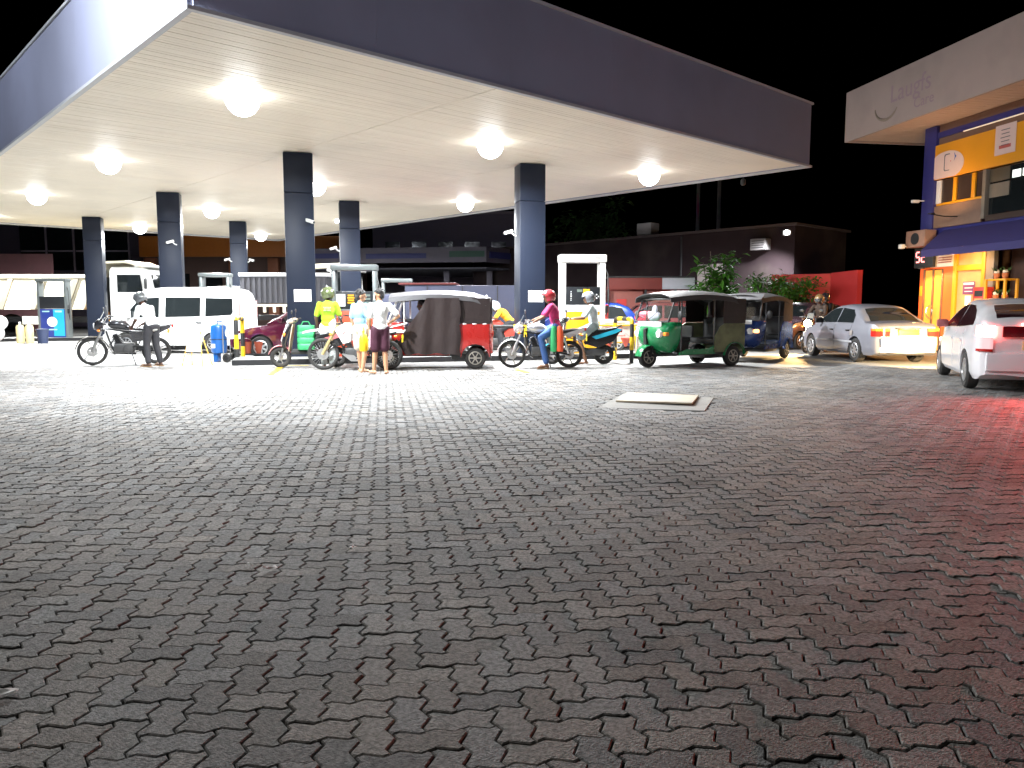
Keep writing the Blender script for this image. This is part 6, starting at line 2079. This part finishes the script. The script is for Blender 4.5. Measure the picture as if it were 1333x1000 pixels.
# the two barefoot men
person('barefoot person in a light blue shirt and cream shorts holding a yellow container', (-3.12, 15.95, 0), R(55), dict(
    hd=(.75, -.65, .0), chest=(-.01, 0, 1.25), kneeL=(.06, .12, .5), ankL=(.12, .14, .08), toeL=(.28, .16, .025), ankR=(-.04, -.08, .08), toeR=(.12, -.11, .025),
    elR=(-.02, -.24, 1.12), wrR=(.08, -.22, .86)),
    SK3, cloth('shirt_light_blue', (.2, .4, .56)), cloth('shorts_cream', (.5, .45, .36)), 'shorts', curly=True, scale=.99)
person('barefoot person in a white shirt and maroon shorts with one hand on the hip', (-2.66, 15.6, 0), R(115), dict(
    hd=(.35, .93, -.05), elR=(-.09, -.36, 1.17), wrR=(.02, -.2, 1.02), handR=(.3, .9, -.3), elL=(-.03, .22, 1.11), wrL=(.05, .2, .86),
    kneeL=(.02, .1, .49), ankL=(.05, .12, .08), toeL=(.21, .16, .025), kneeR=(.0, -.09, .49), ankR=(-.05, -.1, .08), toeR=(.1, -.16, .025)),
    SK3, WHT, cloth('shorts_maroon', (.04, .004, .016)), 'shorts', mask=True, stripe=('L', mat('stripe_pale_pink', (.7, .5, .55), .7)))
# rider in magenta on the silver motorcycle
RIDE = dict(pelvis=(-.32, 0, .93), chest=(-.26, 0, 1.24), neck=(-.2, 0, 1.42), head=(-.15, 0, 1.56), hd=(1, .0, -.12),
    hipL=(-.3, .1, .9), kneeL=(.02, .2, .68), ankL=(-.1, .27, .1), toeL=(.08, .3, .03), hipR=(-.3, -.1, .9), kneeR=(.08, -.19, .74), ankR=(-.06, -.2, .36), toeR=(.1, -.22, .31),
    shL=(-.2, .18, 1.37), shR=(-.2, -.18, 1.37), elL=(-.04, .24, 1.14), wrL=(.17, .22, 1.03), elR=(-.02, -.26, 1.14), wrR=(.2, -.28, 1.05))
person('person in a magenta shirt and red helmet astride the silver motorcycle', SM, R(180), RIDE,
    SK1, cloth('shirt_magenta', (.5, .03, .14)), cloth('jeans_blue', (.04, .1, .28)), helmet=mat('helmet_red', (.42, .04, .05), .2, coat=.9), sandals=mat('sandal_brown', (.25, .15, .07), .7), visor='up')
person('person in a pale grey shirt and white helmet astride the cyan striped scooter', S2, R(178), {**RIDE, **dict(
    pelvis=(-.36, 0, .92), hipL=(-.34, .1, .89), hipR=(-.34, -.1, .89), kneeL=(.0, .2, .63), ankL=(-.16, .26, .1), toeL=(.02, .28, .03), kneeR=(.08, -.16, .7), ankR=(.08, -.14, .46), toeR=(.24, -.15, .42),
    chest=(-.32, 0, 1.22), neck=(-.27, 0, 1.4), head=(-.22, 0, 1.54), shL=(-.27, .18, 1.35), shR=(-.27, -.18, 1.35), elL=(-.1, .26, 1.1), wrL=(.12, .3, 1.08), elR=(-.1, -.26, 1.1), wrR=(.14, -.3, 1.08))},
    SK1, cloth('shirt_pale_grey', (.6, .66, .66)), cloth('shorts_grey', (.3, .36, .36)), 'shorts', helmet=mat('helmet_white_black', (.22, .23, .25), .2, coat=.9, var=.9, scale=4), visor='up')
# driver of the red three-wheeler
person('driver in a black top with a patterned scarf inside the red three-wheeler', T1, R(181), dict(
    pelvis=(.1, .06, .8), chest=(.14, .06, 1.1), neck=(.18, .06, 1.26), head=(.22, .06, 1.38), hd=(1, .2, -.1), hipL=(.12, .16, .76), hipR=(.12, -.04, .76), kneeL=(.5, .2, .74), kneeR=(.5, -.06, .74), ankL=(.6, .2, .42), ankR=(.6, -.08, .42), toeL=(.76, .2, .37), toeR=(.76, -.08, .37),
    shL=(.16, .24, 1.2), shR=(.16, -.12, 1.2), elL=(.3, .32, 1.0), wrL=(.52, .3, 1.06), elR=(.32, -.2, 1.0), wrR=(.55, -.22, 1.06)),
    SK2, cloth('top_black', (.012, .012, .015)), cloth('trousers_dark', (.02, .02, .025)), sleeve='long')
# crouching rider behind the yellow rail, two riders beyond the silver car
person('person with a pale blue helmet leaning low over a red motorcycle behind the yellow rail', BKR, R(180), {**RIDE, **dict(
    chest=(-.12, 0, 1.16), neck=(.02, 0, 1.28), head=(.13, 0, 1.34), hd=(1, .1, -.5), shL=(-.02, .18, 1.24), shR=(-.02, -.18, 1.24), elL=(.12, .26, 1.04), elR=(.12, -.26, 1.04), wrL=(.26, .3, 1.06), wrR=(.26, -.3, 1.06))},
    SK1, cloth('shirt_amber', (.75, .4, .02)), cloth('trousers_dark', (.02, .02, .025)), helmet=mat('helmet_pale_blue', (.5, .66, .68), .25, coat=.8, var=.4, scale=6))
person('front rider in a dark jacket with a brown patterned helmet on the headlit motorcycle', FM, R(225), RIDE, SK2, cloth('jacket_dark', (.05, .03, .02)), cloth('trousers_dark', (.02, .02, .025)), sleeve='long',
    helmet=mat('helmet_brown', (.25, .15, .06), .3, coat=.6, var=.7, scale=12))
pil = {}
for k, v in RIDE.items():
    pil[k] = v if k == 'hd' else (v[0] - .4, v[1], v[2] + .05)
pil.update(wrL=(-.3, .16, 1.12), wrR=(-.3, -.16, 1.12), ankL=(-.35, .2, .45), toeL=(-.2, .22, .4), kneeL=(-.2, .22, .78))
person('pillion rider in a black helmet and face mask on the headlit motorcycle', FM, R(225), pil, SK2, cloth('jacket_black', (.02, .018, .018)), cloth('trousers_dark', (.02, .02, .025)), sleeve='long', mask=True,
    helmet=mat('helmet_black', (.015, .015, .017), .15, coat=.9))

# ------------------------------------------------------------------ small things around the pumps
# bag hanging from the magenta rider's motorcycle
t = thing('hanging_bag', 'green and orange-red bag hanging beside the magenta rider', 'bag', (SM[0] + .33, SM[1] - .31, .38), 0)
for x, m in ((-.075, mat('bag_leaf_green', (.04, .4, .14), .6, bump=.4)), (.06, mat('bag_vermilion', (.75, .1, .03), .6, bump=.4))):
    rings = []
    for z, g_ in ((0, .8), (.04, 1), (.3, 1), (.5, .85), (.56, .6)):
        rings.append([V((x + .075 * g_ * math.cos(a), .06 * g_ * math.sin(a) * (1 + .15 * math.sin(z * 22)), z)) for a in [2 * PI * k / 14 for k in range(14)]])
    MB().loft(rings).build('pouch', m, t)
MB().tube([(-.1, 0, .54), (-.05, .06, .7), (.05, .06, .7), (.1, 0, .54)], .01, 6).build('strap', BLACKPL, t)
# yellow container in the hand of the barefoot man
t = thing('yellow_container', 'crumpled yellow bag hanging between the two barefoot men', 'bag', (-3.0, 15.62, .46), R(20))
rings = []
for z, g_ in ((0, .75), (.03, 1), (.22, 1.02), (.32, .8), (.36, .35), (.42, .3)):
    rings.append([V((.085 * g_ * math.cos(a) * (1 + .08 * math.sin(3 * a + z * 30)), .065 * g_ * math.sin(a), z)) for a in [2 * PI * k / 16 for k in range(16)]])
MB().loft(rings).build('body', mat('bag_yellow', (.85, .55, .01), .45, bump=.5, bscale=18), t)
MB().tube([(.01, 0, .4), (.01, 0, .5)], .012, 6).build('handle', mat('bag_yellow', (.85, .55, .01), .45), t)
# blue wheeled fire appliance
p = at(286, 471)
t = thing('fire_trolley', 'blue wheeled fire extinguisher cylinder left of the yellow guard rail', 'fire trolley', (p.x, p.y, 0), R(-8))
FBL = mat('trolley_blue', (.006, .1, .36), .35, var=.1, coat=.4, dirt=.1)
MB().lathe([(0, .22), (.17, .22), (.19, .27), (.19, .84), (.17, .9), (.08, .94), (0, .94)], (0, 0, 0), 'Z', 24).build('cylinder', FBL, t)
MB().lathe([(.193, .55), (.196, .55), (.196, .57), (.193, .57)], (0, 0, 0), 'Z', 24).build('strap', BLACKPL, t)
MB().box((-.05, -.192, .4), (.1, .012, .1)).build('label_plate', PAPER, t)
MB().box((-.06, 0, .11), (.1, .22, .22), 0, .02).build('foot', FBL, t)
MB().tube([(.2, -.17, .12), (.2, -.17, 1.0), (.2, .17, 1.0), (.2, .17, .12)], .014, 8).build('trolley_frame', STEEL, t)
hs = []
for k in range(60):
    a = k * .42
    hs.append((.27 + .075 * math.cos(a), .02 * math.sin(a * .3) - .03, .72 + .11 * math.sin(a)))
MB().tube(hs, .011, 6).build('hose', mat('pale_hose', (.5, .55, .55), .5), t)
for y in (-.2, .2): cwheel(t, .3, y, .11, .06, DARKMET, 'steel', 0, 5)
MB().tube([(-.03, 0, .94), (-.03, 0, 1.0), (.1, 0, 1.0)], .02, 8).build('valve', CHROME, t)
# striped guard rails
STRB = mat('stripe_black', (.02, .02, .02), .5)
def hoop(label, pts, r, seg, loc):
    t = thing('guard_rail', label, 'guard rail', loc, 0, 'striped guard rails')
    # walk the path and cut it into yellow and black lengths
    P_ = [V(p) for p in pts]
    L = [0]
    for a, b in zip(P_, P_[1:]): L.append(L[-1] + (b - a).length)
    def pt(d):
        for k in range(len(P_) - 1):
            if d <= L[k + 1] + 1e-6:
                return P_[k].lerp(P_[k + 1], (d - L[k]) / max(1e-6, L[k + 1] - L[k]))
        return P_[-1]
    n = max(2, round(L[-1] / seg))
    for i in range(n):
        a, b = L[-1] * i / n, L[-1] * (i + 1) / n
        pp = [pt(a)] + [P_[k] for k in range(len(P_)) if a + .005 < L[k] < b - .005] + [pt(b)]
        MB().tube(pp, r, 12).build('band', STRB if i % 2 == 0 else YELLOWPT, t)
    return t
def hoop_pts(d, h, rad=.1):
    d = V(d)
    pts = [V((0, 0, 0))]
    u_ = d.normalized()
    for k in range(5):
        a = R(90 * k / 4)
        pts.append(u_ * rad * (1 - math.cos(a)) + V((0, 0, h - rad + rad * math.sin(a))))
    for k in range(5):
        a = R(90 * k / 4)
        pts.append(d - u_ * rad * (1 - math.sin(a)) + V((0, 0, h - rad + rad * math.cos(a))))
    pts.append(d)
    return pts
p = at(312, 472.5)
hoop('yellow and black guard rail seen end-on beside the blue fire trolley', hoop_pts((-.3, 1.3, 0), 1.08), .055, .33, (p.x - .06, p.y, 0))
p = at(822, 472.5)
hoop('yellow and black guard rail in front of the fire buckets', hoop_pts((-.26, 1.1, 0), 1.06), .05, .32, (p.x, p.y, 0))
p = V((.1, 20.0, 0))
hoop('long low yellow rail behind the silver motorcycle', [(-.95, 0, 0), (-.95, 0, .86), (.25, 0, .86), (.25, 0, 0)], .045, .62, p)
p = at(38, 440)
hoop('yellow and black guard rail beside the traffic cone at the far left', hoop_pts((1.0, 1.0, 0), 1.1, .2), .08, .4, (p.x - .6, 29.6, 0))
# thin yellow easel with a blank board
p = at(258, 476)
t = thing('warning_board', 'blank white a-frame board with thin yellow legs in front of the van', 'sign', (p.x, p.y - .1, 0), R(-10))
LEGY = mat('leg_yellow', (.85, .5, .1), .5)
for s in (-1, 1):
    MB().tube([(s * .26, -.16, 0), (s * .12, 0, .8)], .013, 6).build('leg', LEGY, t)
    MB().tube([(s * .26, .24, 0), (s * .12, .02, .8)], .013, 6).build('leg', LEGY, t)
MB().tube([(-.22, -.12, .26), (.22, -.12, .26)], .01, 6).build('rail', LEGY, t)
MB().sheet([[(-.12 - .07 * (1 - f), -.01 - .095 * (1 - f), .33 + .46 * f), (.12 + .07 * (1 - f), -.01 - .095 * (1 - f), .33 + .46 * f)] for f in (0, .5, 1)], .012).build('board', mat('board_white', (.8, .78, .72), .5), t)
# red sand buckets on a low rack
p = at(330, 467)
rk = thing('bucket_rack', 'low black rack that carries the two brown-red buckets', 'rack', (p.x, p.y, 0), R(15))
MB().box((0, 0, .12), (.8, .34, .04)).build('shelf', DARKMET, rk)
for x in (-.36, .36): MB().box((x, 0, .05), (.05, .3, .1)).build('foot', DARKMET, rk)
BUCK = mat('bucket_brick_red', (.34, .07, .035), .5, var=.15, dirt=.2)
for k, (dx, nm) in enumerate(((-.17, 'left one of two brown-red fire buckets under the wine red car'), (.17, 'right one of two brown-red fire buckets under the wine red car'))):
    M = MX.Translation(rk.location) @ MX.Rotation(R(15), 4, 'Z')
    t = thing('fire_bucket', nm, 'bucket', M @ V((dx, 0, .142)), R(15), 'fire buckets')
    MB().lathe([(.0, 0), (.12, 0), (.155, .3), (.162, .31), (.145, .3), (.11, .02), (0, .02)], n=24).build('pail', BUCK, t)
    MB().tube([(-.155, 0, .3), (-.1, -.05, .37), (0, -.07, .4), (.1, -.05, .37), (.155, 0, .3)], .007, 6).build('handle', STEEL, t)
# fire point right of the yellow pump: frame with cone buckets, white board, red box
fp = thing('fire_point', 'yellow fire point frame with a white board behind the striped rail', 'fire point', (2.75, 20.35, .13), R(10))
for x in (-.5, .5):
    MB().tube([(x - .12, -.2, 0), (x, 0, .75), (x + .12, .2, 0)], .022, 8).build('leg', YELLOWPT, fp)
MB().tube([(-.55, 0, .75), (.55, 0, .75)], .025, 8).build('rail', YELLOWPT, fp)
MB().tube([(-.4, -.1, .3), (.4, -.1, .3)], .018, 8).build('lower_rail', YELLOWPT, fp)
MB().box((0, .06, .6), (.8, .03, .62), 0, .008).build('board', mat('board_white', (.8, .78, .72), .5), fp)
pr = MB()
rr = random.Random(8)
for k in range(4): pr.box((rr.uniform(-.08, .08), .0425, .8 - k * .11), (rr.uniform(.3, .55), .002, .03))
pr.build('board_print', mat('pale_red_print', (.65, .3, .25), .6), fp, 0)
for k, (x, nm) in enumerate(((-.25, 'left cone-bottomed red bucket hanging at the fire point'), (.2, 'right cone-bottomed red bucket hanging at the fire point'))):
    M = MX.Translation(fp.location) @ MX.Rotation(R(10), 4, 'Z')
    t = thing('fire_bucket', nm, 'bucket', M @ V((x, -.16, .18)), 0, 'fire buckets')
    MB().lathe([(.0, 0), (.03, .02), (.14, .24), (.13, .24), (.02, .05), (0, .05)], n=20).build('pail', mat('bucket_coral', (.65, .12, .08), .45), t)
    MB().tube([(-.135, 0, .24), (0, 0, .36), (.135, 0, .24)], .007, 6).build('handle', STEEL, t)
t = thing('red_box', 'red box with white panels on top of the fire point stand', 'box', (2.1, 20.75, 1.0), R(10))
MB().box((.2, 0, .2), (.5, .3, .44), 0, .02).build('case', mat('box_red', (.65, .04, .05), .45), t)
MB().box((.2, -.152, .22), (.34, .006, .12)).build('white_panel', PAPER, t)
t = thing('orange_crate', 'orange crate below the red box beside the yellow pump', 'crate', (2.3, 20.7, .13), R(10))
MB().box((0, 0, .42), (.6, .4, .84), 0, .03).build('body', mat('crate_orange', (.75, .25, .02), .5, var=.15), t)
MB().box((0, 0, .853), (.63, .43, .03), 0, .01).build('lid', mat('crate_amber', (.8, .4, .02), .5), t)
t = thing('red_cushion', 'round red bundle on the stand beside the green three-wheeler', 'bundle', (3.55, 20.6, .13), 0)
MB().ball((0, 0, .95), (.3, .2, .17), 14, 9).build('bundle', mat('bundle_red', (.6, .05, .08), .6, bump=.3), t)
MB().box((0, 0, .4), (.5, .35, .8), 0, .02).build('stand', mat('board_white', (.8, .78, .72), .5), t)
# things round the far left pump
p = at(13, 441)
t = thing('traffic_cone', 'faded orange traffic cone at the far left', 'traffic cone', (-19.9, 28.9, 0))
MB().lathe([(0, .03), (.17, .03), (.04, .72), (0, .72)], n=20).build('cone', mat('cone_orange', (.7, .2, .12), .6), t)
MB().lathe([(.124, .26), (.098, .39), (.1, .39), (.126, .26)], n=20).build('band', PAPER, t)
MB().box((0, 0, .015), (.42, .42, .03), 0, .008).build('base', mat('cone_orange', (.7, .2, .12), .6), t)
CRM = mat('canister_cream', (.75, .62, .32), .5)
for k, (x, nm) in enumerate(((-18.55, 'left one of two cream canisters beside the blue pump'), (-18.2, 'right one of two cream canisters beside the blue pump'))):
    t = thing('canister', nm, 'canister', (x, 29.2, 0), 0, 'cream canisters')
    MB().lathe([(0, 0), (.13, 0), (.14, .03), (.14, .6), (.1, .68), (0, .68)], n=18).build('body', CRM, t)
    MB().lathe([(0, .68), (.04, .68), (.04, .8), (0, .8)], n=12).build('neck', PAPER, t)
t = thing('dark_bin', 'small dark blue bin at the foot of the blue pump', 'bin', (-17.65, 29.1, 0))
MB().lathe([(0, 0), (.17, 0), (.21, .5), (.19, .5), (.16, .03), (0, .03)], n=18).build('pail', mat('bin_navy', (.02, .03, .07), .5), t)
MB().lathe([(0, .5), (.22, .5), (.22, .53), (0, .56)], n=18).build('lid', mat('bin_navy', (.02, .03, .07), .5), t)
t = thing('white_sack', 'lumpy white sack with a red mark behind the traffic cone', 'sack', (-20.3, 30.2, 0))
remeshed('body', MB().ball((0, 0, .35), (.5, .3, .4), 12, 8).ball((.3, 0, .75), (.35, .25, .3), 12, 8).ball((-.2, .1, .85), (.3, .25, .25), 10, 7), mat('sack_white', (.75, .72, .7), .7, bump=.5), t, .04)
MB().ball((-.1, -.27, .55), (.12, .02, .1)).build('red_mark', mat('print_red', (.6, .05, .05), .5), t)
